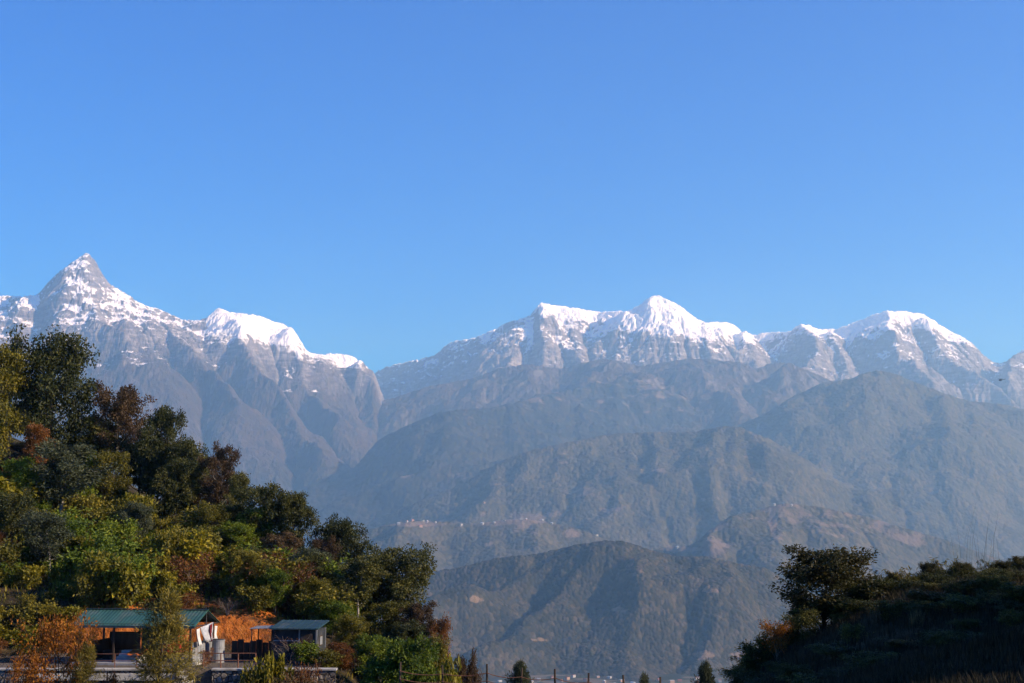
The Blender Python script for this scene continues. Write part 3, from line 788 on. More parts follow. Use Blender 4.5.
# skyline of the spur, left to right
tree_at('olive1', 0, 341, 60, 146, 'olive green tree lit yellow, cut off by the edge, before the tallest dark oak')
tree_at('oak0', 57, 325, 84, 150, 'tallest dark green oak with a broad ragged crown below the pointed snow peak', 'oak_tree')
tree_at('brown0', 119, 380, 66, depth_of(114, 490), 'brown leaved tree with a forked pale trunk right of the tallest oak')
tree_at('oak1', 160, 401, 50, 146, 'dark round oak just behind the brown tree with the pale trunk', 'oak_tree')
tree_at('oak2', 187, 432, 46, 145, 'low dark green oak on the skyline between the round oak and the thin brown tree', 'oak_tree')
tree_at('brown1', 224, 440, 40, 142, 'thin brown green tree at the right end of the upper skyline wood')
tree_at('oak_tall', 240, 470, 26, 138, 'narrow dark tree standing just below the thin brown tree', 'oak_tree')
tree_at('oak1', 268, 481, 60, 132, 'round topped green oak on the skyline, first below the upper wood', 'oak_tree')
tree_at('oak_tall', 295, 490, 40, 131, 'pointed dark oak touching the round topped oak on its right side', 'oak_tree')
tree_at('brown1', 322, 535, 34, 126, 'small brown tree in the skyline dip between two round oaks')
tree_at('oak2', 341, 512, 58, 128, 'dome shaped dark oak standing alone against the blue haze', 'oak_tree')
tree_at('oak0', 394, 541, 78, 120, 'big spreading dark oak at the right end of the wood', 'oak_tree')
tree_at('pale_tall', 357, 552, 52, 114, 'tall slender dark tree with a pale bare lower trunk beside the spreading oak')
tree_at('rust1', 440, 611, 30, 104, 'small orange and yellow leaved tree at the foot of the spreading oak')
tree_at('brown1', 464, 648, 30, 98, 'dull brown small tree at the right tip of the wood')
# inside the wood
inner = [('rust0', 36, 422, 40, depth_of(36, 500), 'rust brown tree below the tallest oak near the frame edge'),
    ('grey0', 64, 437, 74, depth_of(64, 525), 'broad grey green tree in front of the dark gap under the tallest oak'),
    ('green0', 93, 449, 34, depth_of(93, 500), 'slim yellowish green tree left of the forked pale trunk'),
    ('grey1', 52, 508, 56, depth_of(52, 578), 'small grey green tree with a bare pale trunk above the orange shrub'),
    ('oak2', 10, 486, 56, depth_of(10, 560), 'dark green oak low at the frame edge, behind the grey green tree'),
    ('rust1', 6, 528, 34, depth_of(6, 580), 'reddish dark young tree at the frame edge beside the pale trunk'),
    ('green1', 150, 438, 40, depth_of(150, 502), 'bright green young tree glowing beside the brown tree'),
    ('rust0', 172, 440, 40, depth_of(172, 515), 'rust red tree between the bright green tree and the olive tree'),
    ('olive1', 196, 450, 44, depth_of(196, 520), 'olive tree with a thin pale stem below the low skyline oak'),
    ('brown1', 216, 470, 44, depth_of(216, 530), 'brown tree low on the slope below the thin brown skyline tree'),
    ('green0', 257, 505, 40, depth_of(257, 562), 'yellow green tree in front of the round topped skyline oak'),
    ('brown0', 283, 530, 40, depth_of(283, 580), 'low brown tree under the pointed dark oak'),
    ('grey1', 308, 545, 46, depth_of(308, 604), 'grey green tree with dappled leaves above the small shed'),
    ('olive0', 318, 575, 44, depth_of(318, 622), 'olive green tree right above the small shed roof'),
    ('green1', 333, 598, 40, 110, 'light yellow green tree leaning over the right end of the shed'),
    ('oak1', 30, 372, 66, 158, 'dark oak filling the gap behind the olive tree at the frame edge'),
    ('oak2', 92, 412, 60, 152, 'dark oak in shade between the tallest oak and the brown tree'),
    ('oak0', 142, 436, 56, 150, 'shaded dark oak behind the bright green young tree'),
    ('oak1', 176, 455, 50, 142, 'shaded dark oak behind the rust red tree'),
    ('oak2', 84, 440, 50, 160, 'very dark oak in the shade left of the forked pale trunk'),
    ('oak1', 40, 440, 60, 159, 'very dark oak behind the broad grey green tree'),
    ('oak2', 232, 500, 46, 134, 'dark oak in shade below the narrow dark tree'),
    ('oak_tall', 372, 575, 40, 121, 'dark tree filling the wood between the slender tree and the spreading oak'),
    ('oak1', 345, 570, 50, 120, 'dark oak under the dome shaped skyline oak'),
    ('olive1', 395, 600, 50, 112, 'olive brown tree under the spreading oak'),
    ('brown0', 420, 600, 40, 111, 'brown tinged tree below the right side of the spreading oak')]
for k_, px, py, w, Y, lb in inner: tree_at(k_, px, py, w, Y, lb)
for k_, px, py, w, b, lb in [('olive1', 112, 448, 40, 520, 'olive tree right of the slim yellowish green tree'),
    ('green1', 236, 520, 40, 560, 'bright green rounded tree at the upper right edge of the thicket'),
    ('olive0', 290, 560, 44, 605, 'olive tree in the hollow behind the small shed'),
    ('oak2', 262, 545, 44, 590, 'dark rounded oak at the right end of the thicket'),
    ('oak_tall', 318, 552, 30, 612, 'upright dark tree behind the shed roof, left of the light yellow green tree'),
    ('olive1', 246, 548, 34, 598, 'upright olive tree above the orange bank'),
    ('green1', 276, 566, 32, 612, 'upright fresh green tree above the left end of the shed roof'),
    ('olive0', 214, 500, 34, 556, 'upright olive tree at the top of the thicket below the thin brown tree'),
    ('grey1', 138, 500, 36, 552, 'grey green tree standing out of the upper thicket'),
    ('green0', 20, 455, 40, 520, 'green tree under the rust brown tree at the frame edge')]:
    tree_at(k_, px, py, w, depth_of(px, b), lb)
for k_, px, py, w, Y, lb in [('olive0', 352, 612, 40, 105, 'upright olive tree between the shed and the bare trunk of the slender tree'),
    ('oak1', 402, 618, 46, 104, 'dark rounded tree low at the right end of the wood, above the bright bush'),
    ('green1', 372, 632, 40, 101, 'fresh green tree at the foot of the slender tree'),
    ('olive1', 430, 632, 40, 100, 'olive tree between the bright bush and the orange and yellow tree'),
    ('rust1', 342, 640, 30, 99, 'rust coloured young tree right of the shed at the bottom')]:
    tree_at(k_, px, py, w, Y, lb)
# big bushes at the foot of the wood
for k_, px, py, w, Y, lb in [('green1', 412, 632, 60, 96, 'bright yellow green leafy bush at the bottom of the wood'),
    ('bush_yellow0', 445, 650, 46, 94, 'yellow leaved bush beside the dull brown small tree'),
    ('green0', 382, 655, 46, 97, 'green bush in front of the bare lower trunk of the slender tree'),
    ('bush_rust0', 345, 652, 36, 100, 'red brown bush right of the small shed'),
    ('bush_olive1', 330, 648, 34, 98, 'olive bush against the right corner of the shed'),
    ('bush_rust1', 207, 647, 18, 97.6, 'small rust bush in front of the tin side wall of the shelter'),
    ('bush_olive1', 252, 660, 34, 94.8, 'olive bush against the stone wall left of the yellow green bush'),
    ('bush_rust0', 303, 660, 30, 94.6, 'dark red bush against the stone wall under the shed'),
    ('bush_bare', 291, 628, 44, 100, 'bare pinkish grey twiggy bush before the shed wall'),
    ('bush_green0', 308, 640, 30, 99, 'dark green leafy bush at the foot of the shed'),
    ('bush_yellow1', 275, 652, 34, 95.2, 'yellow green bush at the end of the rusty railing'),
    ('bush_orange', 290, 664, 44, 94.5, 'orange straw coloured dry bush in front of the shed'),
    ('bush_rust0', 110, 668, 20, 93.5, 'dry red bush left of the pale door in the wall'),
    ('bush_orange', 320, 668, 40, 94, 'dry brown bush at the bottom edge right of the shed')]:
    tree_at(k_, px, py, w, Y, lb, 'shrub', 'shrub', hmin=.9)
tree_at('pine', 160, 585, 70, 92, 'feathery yellow green young pine in front of the green roofed shelter', 'pine_tree')
tree_at('sumac', 62, 604, 74, 92.5, 'orange leaved sumac left of the green roofed shelter', 'sumac_tree')
tree_at('pine', 84, 640, 34, 91, 'small brownish pine at the foot of the orange sumac', 'pine_tree')
tree_at('sumac', 28, 642, 40, 91.5, 'low orange brown sumac at the bottom edge near the frame corner', 'sumac_tree')

# thicket between the wood and the cut bank
rs = np.random.default_rng(21)
cells = []
for r_, Y in enumerate(np.arange(110.5, 146, 2.5)):
    for px in np.arange(-22 + (r_ % 2) * 11, 372, 22):
        if rs.random() > .1: cells.append((px + rs.uniform(-11, 11), Y + rs.uniform(-1.8, 1.8)))
kinds = {'y': (['bush_yellow0', 'bush_yellow1', 'bush_yellow2'], 'yellow green leafy shrub of the thicket on the slope above the shelter'),
         'o': (['bush_olive0', 'bush_olive1', 'bush_olive2'], 'olive green shrub of the thicket on the slope above the shelter'),
         'g': (['bush_green0', 'bush_green1'], 'fresh green shrub of the thicket on the slope above the shelter'),
         'r': (['bush_rust0', 'bush_rust1'], 'rust brown dry shrub of the thicket above the cut bank')}
for px, Y in cells:
    p = at(px, 500, Y); z = gz(p[0], Y)
    py = 534 - z / Y * F_PX
    if 255 < px and Y > 131: continue
    if px > 330 and Y < 112: continue
    if 192 < px < 278 and Y < PAD[3] + 5.5: continue
    if PAD[3] - 3 < Y < PAD[3] + 2.4 and 85 < px < 345 and rs.random() < .6: continue
    red = 160 < px < 262 and Y < 117.5
    u_ = rs.random()
    sh = Y > 132
    k_ = 'r' if u_ < (.72 if red else .10) else ('y' if u_ < (.86 if red else (.28 if sh else .46)) else ('o' if u_ < .74 else 'g'))
    ks, lb = kinds[k_]
    h = rs.uniform(1.1, 2.4) if rs.random() < .62 else rs.uniform(2.4, 4.6); w = h * rs.uniform(.85, 1.4)
    plant(ks[rs.integers(len(ks))], p[0], Y, h, w, lb, 'shrub', 'shrub', lb.split(' of ')[0] + 's in the thicket', z=z - .1)

for px, Y, h, k_, lb in [(232, 110.6, 1.6, 'bush_bare', 'bare twiggy bush rooted in the middle of the orange cut bank'),
    (262, 111.2, 2.4, 'bush_olive2', 'olive bush hanging at the right end of the orange cut bank'),
    (190, 111.0, 1.8, 'bush_rust1', 'rust brown bush on top of the bank behind the right end of the green roof'),
    ]:
    plant(k_, (px - 512) / F_PX * Y, Y, h, h * 1.4, lb, 'shrub', 'shrub')
for px, Y, h, k_, lb in [(-4, 108, 2.6, 'bush_yellow2', 'yellow green bush at the left end of the terrace by the frame edge'), (14, 109.5, 2.2, 'bush_olive0', 'olive bush at the foot of the slope near the left frame edge'),
    (30, 107, 2.4, 'bush_yellow0', 'yellow green bush behind the orange sumac'), (46, 109.5, 3.0, 'bush_olive1', 'tall olive bush behind the orange sumac'), (64, 108, 2.4, 'bush_rust0', 'rust bush behind the right side of the orange sumac'),
    (78, 109.5, 2.2, 'bush_yellow1', 'yellow bush touching the left end of the green roof'), (6, 104, 1.6, 'bush_rust1', 'low rust bush on the terrace at the left frame edge'), (20, 101, 1.2, 'bush_orange', 'straw coloured dry bush on the terrace edge near the left frame edge')]:
    plant(k_, (px - 512) / F_PX * Y, Y, h, h * 1.25, lb, 'shrub', 'shrub')
# dark hill at the right

nt = tree_at('near_tree', 821, 543, 104, 50.3, 'dark round bushy tree with sunlit leaves on the dark hill')
nt.rotation_euler.z += math.pi
tree_at('bush_fire', 776, 618, 34, 48.4, 'orange leaved dry bush low on the dark hill left of the bushy tree', 'shrub', 'shrub')
rs = np.random.default_rng(33)
edge = [(738, 668), (750, 655), (756, 642), (768, 632), (788, 620), (800, 612), (838, 600), (852, 592), (866, 582), (880, 574), (893, 580), (906, 576), (918, 580), (930, 572), (944, 576), (957, 570), (970, 574), (984, 570), (997, 572), (1008, 566), (1020, 570), (1034, 564)]
for i, (px, py) in enumerate(edge):
    tree_at(['bush_dark0', 'bush_dark1'][i % 2], px, py - rs.uniform(0, 9), rs.uniform(26, 44), 50 + rs.uniform(-1.2, .8), 'dark leafy shrub on the ridge line of the shaded hill', 'shrub', 'shrub', 'dark shrubs along the shaded ridge', hmin=.5)
for i in range(40):
    px = rs.uniform(745, 1040); Y = rs.uniform(34, 49)
    p = at(px, 600, Y)
    plant(['bush_dark0', 'bush_dark1'][i % 2], p[0], Y, rs.uniform(.35, .8), rs.uniform(.8, 1.7), 'low dark shrub on the shaded face of the hill', 'shrub', 'shrub', 'low shrubs on the shaded hill face')
for px, py, w, k_, lb in [(874, 566, 22, 'bush_bare', 'thin bare twiggy shrub sticking up right of the bushy tree on the dark hill'), (893, 570, 20, 'near_tree', 'short leafy sapling left of the arching reeds'), (930, 560, 22, 'near_tree', 'leafy sapling between the yellow reeds and the tallest reeds'),
    (962, 561, 24, 'near_tree', 'leafy sapling just right of the tallest reed clump'), (1020, 555, 30, 'near_tree', 'leafy sapling at the very end of the shaded ridge'), (1000, 560, 26, 'near_tree', 'small leafy sapling under the thin tall grass stems on the ridge'),
    (862, 575, 30, 'near_tree', 'dark sapling pressed against the right side of the bushy tree')]:
    tree_at(k_, px, py, w, 50.2, lb, 'shrub', 'shrub', hmin=.5)
# oaks added beyond the frame to cast shade on this hill
for i, (x, y, h) in enumerate([(14, 5, 9), (18, 11, 10), (22, 18, 11), (24, 25, 11), (25.5, 32, 11), (28, 38, 10), (30, 28, 12), (27, 10, 12), (33, 20, 13), (34, 33, 12), (22, 2, 11), (38, 26, 13)]):
    plant(f'oak{i % 3}', x, y, h, 7.5, 'dark oak of the wood on the viewer\'s own hill', 'oak_tree', 'tree', 'oaks shading the near hill')

# small trees below the fence
for k_, px, py, w, Y, lb in [('conifer', 517, 660, 38, 76, 'small dark conifer top showing behind the wire fence'),
    ('conifer', 702, 660, 38, 76, 'dark conifer top between the fence and the shaded hill'),
    ('conifer', 640, 671, 26, 80, 'conifer tip just showing at the bottom edge beside a fence post'),
    ('conifer', 739, 664, 20, 66, 'conifer tip close against the shaded hill')]:
    tree_at(k_, px, py, w, Y, lb, 'conifer_tree')

# grass: countless blades
def blades(name, xy, h, wid, mat, seed, lean=.5):
    rng = np.random.default_rng(seed); n = len(xy)
    z = ground_z(xy[:, 0], xy[:, 1])
    b = np.column_stack([xy, z - .03])
    a = rng.uniform(0, 6.28, n); d = np.column_stack([np.cos(a), np.sin(a), np.zeros(n)]); s = np.column_stack([-np.sin(a), np.cos(a), np.zeros(n)])
    hh = h * rng.uniform(.5, 1.3, (n, 1)); ln = rng.uniform(.2, 1, (n, 1)) * lean * hh
    up = np.array([0, 0, 1.])
    m = b + up * hh * .6 + d * ln * .35; t = b + up * hh + d * ln
    v = np.stack([b - s * wid, b + s * wid, m + s * wid * .8, m - s * wid * .8, t + s * wid * .1, t - s * wid * .1], 1).reshape(-1, 3)
    i = np.arange(n)[:, None] * 6
    f = np.concatenate([i + [0, 1, 2, 3], i + [3, 2, 4, 5]])
    return mesh_np(name, v, f, dict(tint=np.repeat(rng.uniform(0, 1, n), 6)), False, (mat,))
rs = np.random.default_rng(44)
xy = []
while len(xy) < 42000:
    Y = rs.uniform(17, 52); px = rs.uniform(730, 1060)
    x = (px - 512) / F_PX * Y
    if fbm(np.array([x / 1.6]), np.array([Y / 1.6]), 2, 4)[0] > rs.uniform(-.55, .25): xy.append((x, Y))
prop(link('grass', blades('grass', np.array(xy), .28, .009, L_BLADE, 1)), kind='stuff')
xy = np.column_stack([rs.uniform(-62, -2, 26000), rs.uniform(86, 150, 26000)])
keep = ~((xy[:, 0] > PAD[0] - 1) & (xy[:, 0] < PAD[1] + 1) & (xy[:, 1] > PAD[2] - 1) & (xy[:, 1] < PAD[3] + 2.0))
prop(link('undergrowth', blades('undergrowth', xy[keep], .55, .035, L_OLIVE, 2, .9)), kind='stuff')

def tuft(name, px, Y, h, n, spread, mat, label, wid=.012, lean=.6, py=None, group=None):
    """a clump of grass or reed: one mesh of blades on its own spot"""
    x = (px - 512) / F_PX * Y
    rng = np.random.default_rng(int(px * 7 + Y))
    r = spread * np.sqrt(rng.uniform(0, 1, n)); a = rng.uniform(0, 6.28, n)
    xy = np.column_stack([x + r * np.cos(a), Y + r * np.sin(a)])
    me = blades(name, xy, h, wid, mat, int(px), lean)
    o = link(name, me); prop(o, label, 'grass tuft', group)
for px, Y, h, n, sp, m, lb, wd in [(910, 41.5, .5, 160, .22, L_STRAW, 'pale dry grass tuft catching light on the face of the shaded hill', .006),
    (968, 50.9, 2.5, 34, .9, L_GREY, 'very thin tall grass stems above the shaded ridge', .005)]:
    tuft('grass_tuft', px, Y, h, n, sp, m, lb, wd, .35)
def reed(px, pytop, Y, n, spread, leaf, label):
    """arching cane clump: canes and their drooping leaves"""
    t = at(px, pytop, Y); zb = gz(t[0], Y); H_ = t[2] - zb
    rng = np.random.default_rng(int(px)); T = Tubes(); P, D = [], []
    for i in range(n):
        a = rng.uniform(0, 6.28); r = spread * .3 * rng.uniform(0, 1); L = H_ * rng.uniform(.65, 1.0); out = spread * rng.uniform(.3, 1.0)
        q = np.linspace(0, 1, 8)[:, None]; dirn = np.array([math.cos(a), math.sin(a), 0])
        c = dirn * (r + out * q ** 2.2) + np.array([0, 0, 1.]) * L * (q - .22 * q ** 4)
        T.add(c, .009, .003, 4)
        for k in range(26):
            qq = rng.uniform(.4, 1); p = np.array([np.interp(qq, q[:, 0], c[:, j]) for j in range(3)])
            P.append(p); D.append(dirn * .6 + rng.normal(size=3) * .5)
    e = bpy.data.objects.new('reed_clump', None); COL.objects.link(e); e.location = (t[0], Y, zb); prop(e, label, 'reeds')
    link('stem', T.mesh('stem', B_TWIG), e)
    link('foliage', leaves_mesh('foliage', np.array(P), np.array(D), rng.uniform(0, 1, len(P)), .17, .16, leaf, rng, .5), e)
reed(903, 556, 50.3, 16, .9, L_OLIVE, 'yellowish arching reed clump on the ridge right of the bushy tree')
reed(921, 566, 50.6, 10, .6, L_YELLOW, 'small yellow reed clump between the two larger ones on the shaded ridge')
reed(947, 548, 50.5, 18, .6, L_OLIVE, 'tallest sunlit reed clump in the middle of the shaded ridge')
reed(986, 550, 50.5, 8, .8, L_GREY, 'sparse grey green arching reeds near the right end of the ridge')
# ------------------------------------------------------------------ built things
class MB:
    """collects boxes, prisms and tubes into one mesh object"""
    def __init__(self): self.v, self.f = [], []
    def poly(self, vs, fs):
        n = len(self.v); self.v += [tuple(p) for p in vs]; self.f += [tuple(i + n for i in f) for f in fs]; return self
    def box(self, x0, x1, y0, y1, z0, z1):
        return self.poly([(x, y, z) for z in (z0, z1) for y in (y0, y1) for x in (x0, x1)],
                         [(0, 2, 3, 1), (4, 5, 7, 6), (0, 1, 5, 4), (2, 6, 7, 3), (0, 4, 6, 2), (1, 3, 7, 5)])
    def bar(self, a, b, r, sides=6, r1=None):
        a, b = Vector(a), Vector(b); d = (b - a).normalized()
        s = d.cross(Vector((0, 0, 1)) if abs(d.z) < .9 else Vector((1, 0, 0))).normalized(); t = d.cross(s)
        r1 = r if r1 is None else r1
        vs = [tuple(p + (s * math.cos(i * 2 * math.pi / sides) + t * math.sin(i * 2 * math.pi / sides)) * q) for p, q in ((a, r), (b, r1)) for i in range(sides)]
        fs = [(i, (i + 1) % sides, sides + (i + 1) % sides, sides + i) for i in range(sides)] + [tuple(range(sides))[::-1], tuple(range(sides, 2 * sides))]
        return self.poly(vs, fs)
    def build(self, name, mat, parent=None, bevel=0.0):
        me = bpy.data.meshes.new(name); me.from_pydata(self.v, [], self.f)
        bm = bmesh.new(); bm.from_mesh(me); bmesh.ops.recalc_face_normals(bm, faces=bm.faces)
        if bevel: bmesh.ops.bevel(bm, geom=bm.edges[:], offset=bevel, segments=1, affect='EDGES', profile=.5)
        bm.to_mesh(me); bm.free(); me.materials.append(mat)
        return link(name, me, parent)

def empty(name, loc, rz=0, label=None, cat=None, group=None):
    e = bpy.data.objects.new(name, None); COL.objects.link(e); e.location = loc; e.rotation_euler = (0, 0, rz); e.empty_display_size = .5
    return prop(e, label, cat, group)

def worn(name, col, var=.25, scale=3., rough=.8, spec=.2, streak=(1, 1, 1), metal=0.0, dirt=None):
    k = NM(name, rough, spec)
    n = k.noise(k.scale(k.obj(), streak), scale, 6, .65)
    lo = tuple(c * (1 - var) for c in col); hi = tuple(min(c * (1 + var), 1) for c in col)
    c = k.ramp(n, [(.3, lo), (.7, hi)])
    if dirt: c = k.mix(k.ramp(k.noise(k.obj(), scale * .45, 5, .6), [(.5, 0.0), (.68, .8)]), c, dirt)
    k.color(c); k.b.inputs['Metallic'].default_value = metal
    k.bump(n, .01, .6)
    return k.m

GREEN_TIN = worn('green_painted_tin', (.028, .082, .060), .25, 1.2, .5, .35, (2, .3, 1), dirt=(.10, .12, .09))
TEAL_TIN = worn('teal_painted_tin', (.02, .048, .052), .25, 1.5, .55, .3, dirt=(.09, .09, .08))
TIN = worn('bare_tin', (.20, .205, .21), .45, 2.0, .5, .5, (1, 1, .4), dirt=(.25, .2, .16))
GREY_TIN = worn('weathered_grey_sheet', (.026, .029, .032), .4, 1.4, .75, .2, (1, 1, .3), dirt=(.13, .11, .09))
CONCRETE = worn('pale_concrete', (.42, .40, .36), .3, 1.5, .9, .1, dirt=(.20, .17, .13))
DARKWOOD = worn('dark_timber', (.06, .042, .03), .35, 4, .85, .15, (1, 1, .2))
RUSTY = worn('rusty_pipe', (.17, .075, .045), .4, 6, .8, .2)
WHITE = worn('white_paint', (.52, .51, .48), .2, 2, .7, .2, dirt=(.45, .42, .36))
RED_CLOTH = worn('red_cloth', (.42, .05, .025), .3, 3, .95, .05)
ORANGE_CLOTH = worn('orange_cloth', (.46, .12, .03), .3, 3, .95, .05)
TARP = worn('grey_white_tarp', (.38, .39, .41), .3, 2.5, .6, .25, dirt=(.3, .28, .26))
MAROON = worn('maroon_cloth', (.12, .015, .02), .3, 3, .95, .05)
k = NM('rubble_stone', .95, .1)
vo = k.voro(k.obj(), 2.6, 'DISTANCE_TO_EDGE')
st = k.node('ShaderNodeTexVoronoi'); st.inputs['Scale'].default_value = 2.6; k.l.new(k.obj(), st.inputs['Vector'])
sc_ = k.ramp(k.noise(st.outputs['Position'], 5.0, 1), [(.3, (.09, .08, .07)), (.5, (.19, .17, .15)), (.7, (.32, .29, .25))])
k.color(k.mix(k.ramp(vo, [(.02, 1.0), (.09, 0.0)]), sc_, (.05, .043, .036))); k.bump(k.ramp(vo, [(0, 0.0), (.16, 1.0)]), .06, 1)
STONE = k.m

# --- green roofed shelter
rz = R(-8)
hut = empty('shelter', (-25.75, 100.9, TZ), rz, 'open sided shelter with a long green metal gable roof on the terrace', 'shelter')
W2, D2, ZE, ZR = 4.5, 2.55, 2.65, 3.62
def corrugated(x0, x1, y0, y1, z0, z1, th=.035, pitch=.26):
    m = MB(); n = int(round((x1 - x0) / pitch)) * 2
    xs = [x0 + (x1 - x0) * i / n for i in range(n + 1)]
    for i in range(n):
        a, b = xs[i], xs[i + 1]; ha, hb = (.03 if i % 2 else 0), (0 if i % 2 else .03)
        m.poly([(a, y0, z0 + ha), (b, y0, z0 + hb), (b, y1, z1 + hb), (a, y1, z1 + ha), (a, y0, z0 + ha - th), (b, y0, z0 + hb - th), (b, y1, z1 + hb - th), (a, y1, z1 + ha - th)],
               [(0, 1, 2, 3), (7, 6, 5, 4), (0, 4, 5, 1), (2, 6, 7, 3)] + ([(0, 3, 7, 4)] if i == 0 else []) + ([(1, 5, 6, 2)] if i == n - 1 else []))
    return m
rf = corrugated(-W2, W2, -D2, 0, ZE, ZR).build('roof', GREEN_TIN, hut)
corrugated(-W2, W2, .004, D2, ZR - .002, ZE).build('rear_slope', GREEN_TIN, rf)
MB().box(-W2 - .03, W2 + .03, -.13, .13, ZR + .035, ZR + .07).build('ridge_cap', TEAL_TIN, rf, .01)
MB().box(-W2, W2, -D2 - .03, -D2 - .004, ZE - .13, ZE + .03).build('fascia', TEAL_TIN, rf)
MB().box(-4.4, 4.4, -2.5, 2.4, -.12, .16).build('floor_slab', CONCRETE, hut, .02)
for x in (-4.1, -1.4, 1.4, 4.1):
    for y in (-2.25, 2.2):
        MB().box(x - .06, x + .06, y - .06, y + .06, .16, ZE - .03 + .08).build('post', DARKWOOD, hut)
for y in (-2.25, 2.2): MB().box(-4.4, 4.4, y - .05, y + .05, ZE + .045, ZE + .055 + .08).build('beam', DARKWOOD, hut)
for x in (-4.38, 4.38):
    t = MB().bar((x, -D2 + .1, ZE - .03), (x, 0, ZR - .08), .045, 4).bar((x, 0, ZR - .08), (x, D2 - .1, ZE - .03), .045, 4).bar((x, -D2 + .15, ZE - .02), (x, D2 - .15, ZE - .02), .04, 4).bar((x, 0, ZE), (x, 0, ZR - .1), .035, 4)
    t.build('gable_truss', GREY_TIN if x > 0 else DARKWOOD, hut)
MB().box(-3.6, -1.35, 2.05, 2.12, .165, 1.95).build('back_wall', DARKWOOD, hut)
MB().box(-3.62, -3.55, -1.9, 2.04, .165, 1.5).build('side_wall', DARKWOOD, hut)
MB().box(-1.15, 1.15, 2.05, 2.12, .165, 2.2).build('back_wall', GREY_TIN, hut)
sw = MB()
for i in range(14):
    y = -2.1 + i * .3; sw.box(4.20 + (.02 if i % 2 else 0), 4.24 + (.02 if i % 2 else 0), y, y + .3, .165, 1.55)
sw.build('sheet_wall', TIN, hut)
# counter, stools, things kept inside
bench = empty('stepped_bench', hut.matrix_basis @ Vector((-.55, -1.5, .16)), rz, 'pale stepped concrete seats under the front of the green roof', 'bench')
for i in range(4): MB().box(-.85 + .07 * i, .95 - .05 * i, -.7 + .28 * i, .75, .002 + .19 * i, .19 + .19 * i).build('step', CONCRETE if i % 2 else WHITE, bench, .015)
def cloth(name, pts_top, pts_low, mat, label, n=16, m=8, fold=.06, seed=3, cat='cloth'):
    """a hanging sheet with folds and real thickness"""
    a, b, c, d = [np.array(p, float) for p in (*pts_top, *pts_low)]
    u = np.linspace(0, 1, n + 1)[None, :, None]; w = np.linspace(0, 1, m + 1)[:, None, None]
    P = (a * (1 - u) + b * u) * (1 - w) + (c * (1 - u) + d * u) * w
    nrm = unit(np.cross(b - a, c - a)); P = P + nrm * (fold * np.sin(u * 15 + seed + 2 * w) * (.3 + w) + .5 * fold * np.sin(u * 37 + w * 4))
    P[..., 2] -= .35 * fold * 4 * (u * (1 - u))[..., 0] * (1 - w)[..., 0]
    V = np.concatenate([P.reshape(-1, 3), (P + nrm * .02).reshape(-1, 3)])
    f = grid_faces(m + 1, n + 1); f2 = f[:, ::-1] + (m + 1) * (n + 1)
    rim = []
    k1 = (m + 1) * (n + 1); N = n + 1
    for i in range(n): rim += [(i + 1, i, i + k1, i + 1 + k1), (m * N + i, m * N + i + 1, m * N + i + 1 + k1, m * N + i + k1)]
    for j in range(m): rim += [(j * N, (j + 1) * N, (j + 1) * N + k1, j * N + k1), ((j + 1) * N + n, j * N + n, j * N + n + k1, (j + 1) * N + n + k1)]
    o = link(name, mesh_np(name, V, np.concatenate([f, f2, np.array(rim)]), None, True, (mat,)))
    return prop(o, label, cat)
def H(x, y, z): return tuple(hut.matrix_basis @ Vector((x, y, z)))
bpy.context.view_layer.update()
cloth('tarpaulin', (H(4.53, -1.5, 2.55), H(4.53, .9, 2.75)), (H(4.58, -.9, 1.55), H(4.62, .5, 1.5)), TARP, 'crumpled grey white tarpaulin hung across the right gable of the shelter', fold=.09, cat='tarpaulin')
cloth('hanging_cloth', (H(4.53, -2.2, 2.45), H(4.53, -1.75, 2.5)), (H(4.59, -2.0, 1.3), H(4.59, -1.3, 1.35)), WHITE, 'narrow white cloth hanging at the front right corner of the shelter', 6, 8)
cloth('hanging_cloth', (H(4.63, .1, 2.6), H(4.63, .5, 2.7)), (H(4.68, .2, 1.45), H(4.68, .5, 1.5)), MAROON, 'dark maroon cloth hanging beside the grey white tarpaulin', 6, 8)
cloth('hanging_cloth', (H(4.63, 1.1, 2.5), H(4.63, 1.6, 2.45)), (H(4.68, 1.0, 1.6), H(4.68, 1.5, 1.55)), WHITE, 'small white cloth hanging at the back right corner of the shelter', 6, 8, seed=5)
cloth('banner', (H(1.9, -2.35, 1.45), H(3.5, -2.35, 1.5)), (H(1.9, -2.38, .75), H(3.5, -2.38, .8)), RED_CLOTH, 'red banner stretched low across the right front of the shelter', 14, 6, .03, cat='banner')
cloth('blanket', (H(-.35, -1.3, 1.02), H(1.1, -1.3, 1.05)), (H(-.45, -2.32, .70), H(1.15, -2.34, .72)), ORANGE_CLOTH, 'orange red blanket spread over the pale stepped seats', 12, 8, .04, cat='blanket')
drum = empty('water_drum', H(5.1, .6, 0) , rz, 'dented pale metal drum standing outside the right end of the shelter', 'drum')
zz_ = 0.0
d = MB()
for a, b, r0, r1 in [(0, .04, .46, .46), (.04, .5, .44, .44), (.5, .56, .46, .46), (.56, 1.0, .44, .44), (1.0, 1.05, .46, .46), (1.05, 1.5, .44, .43), (1.5, 1.56, .46, .46)]: d.bar((0, 0, a), (0, 0, b), r0, 20, r1)
d.build('barrel', TIN, drum); MB().bar((0, 0, 1.562), (0, 0, 1.60), .40, 20).build('lid', GREY_TIN, drum)
cr = empty('storage_box', H(-2.6, .4, .16), rz, 'dark wooden chest in the shade at the left inside the shelter', 'chest')
MB().box(-.6, .6, -.35, .35, 0, .55).build('body', DARKWOOD, cr, .02); MB().box(-.64, .64, -.39, .39, .552, .62).build('lid', DARKWOOD, cr, .02)

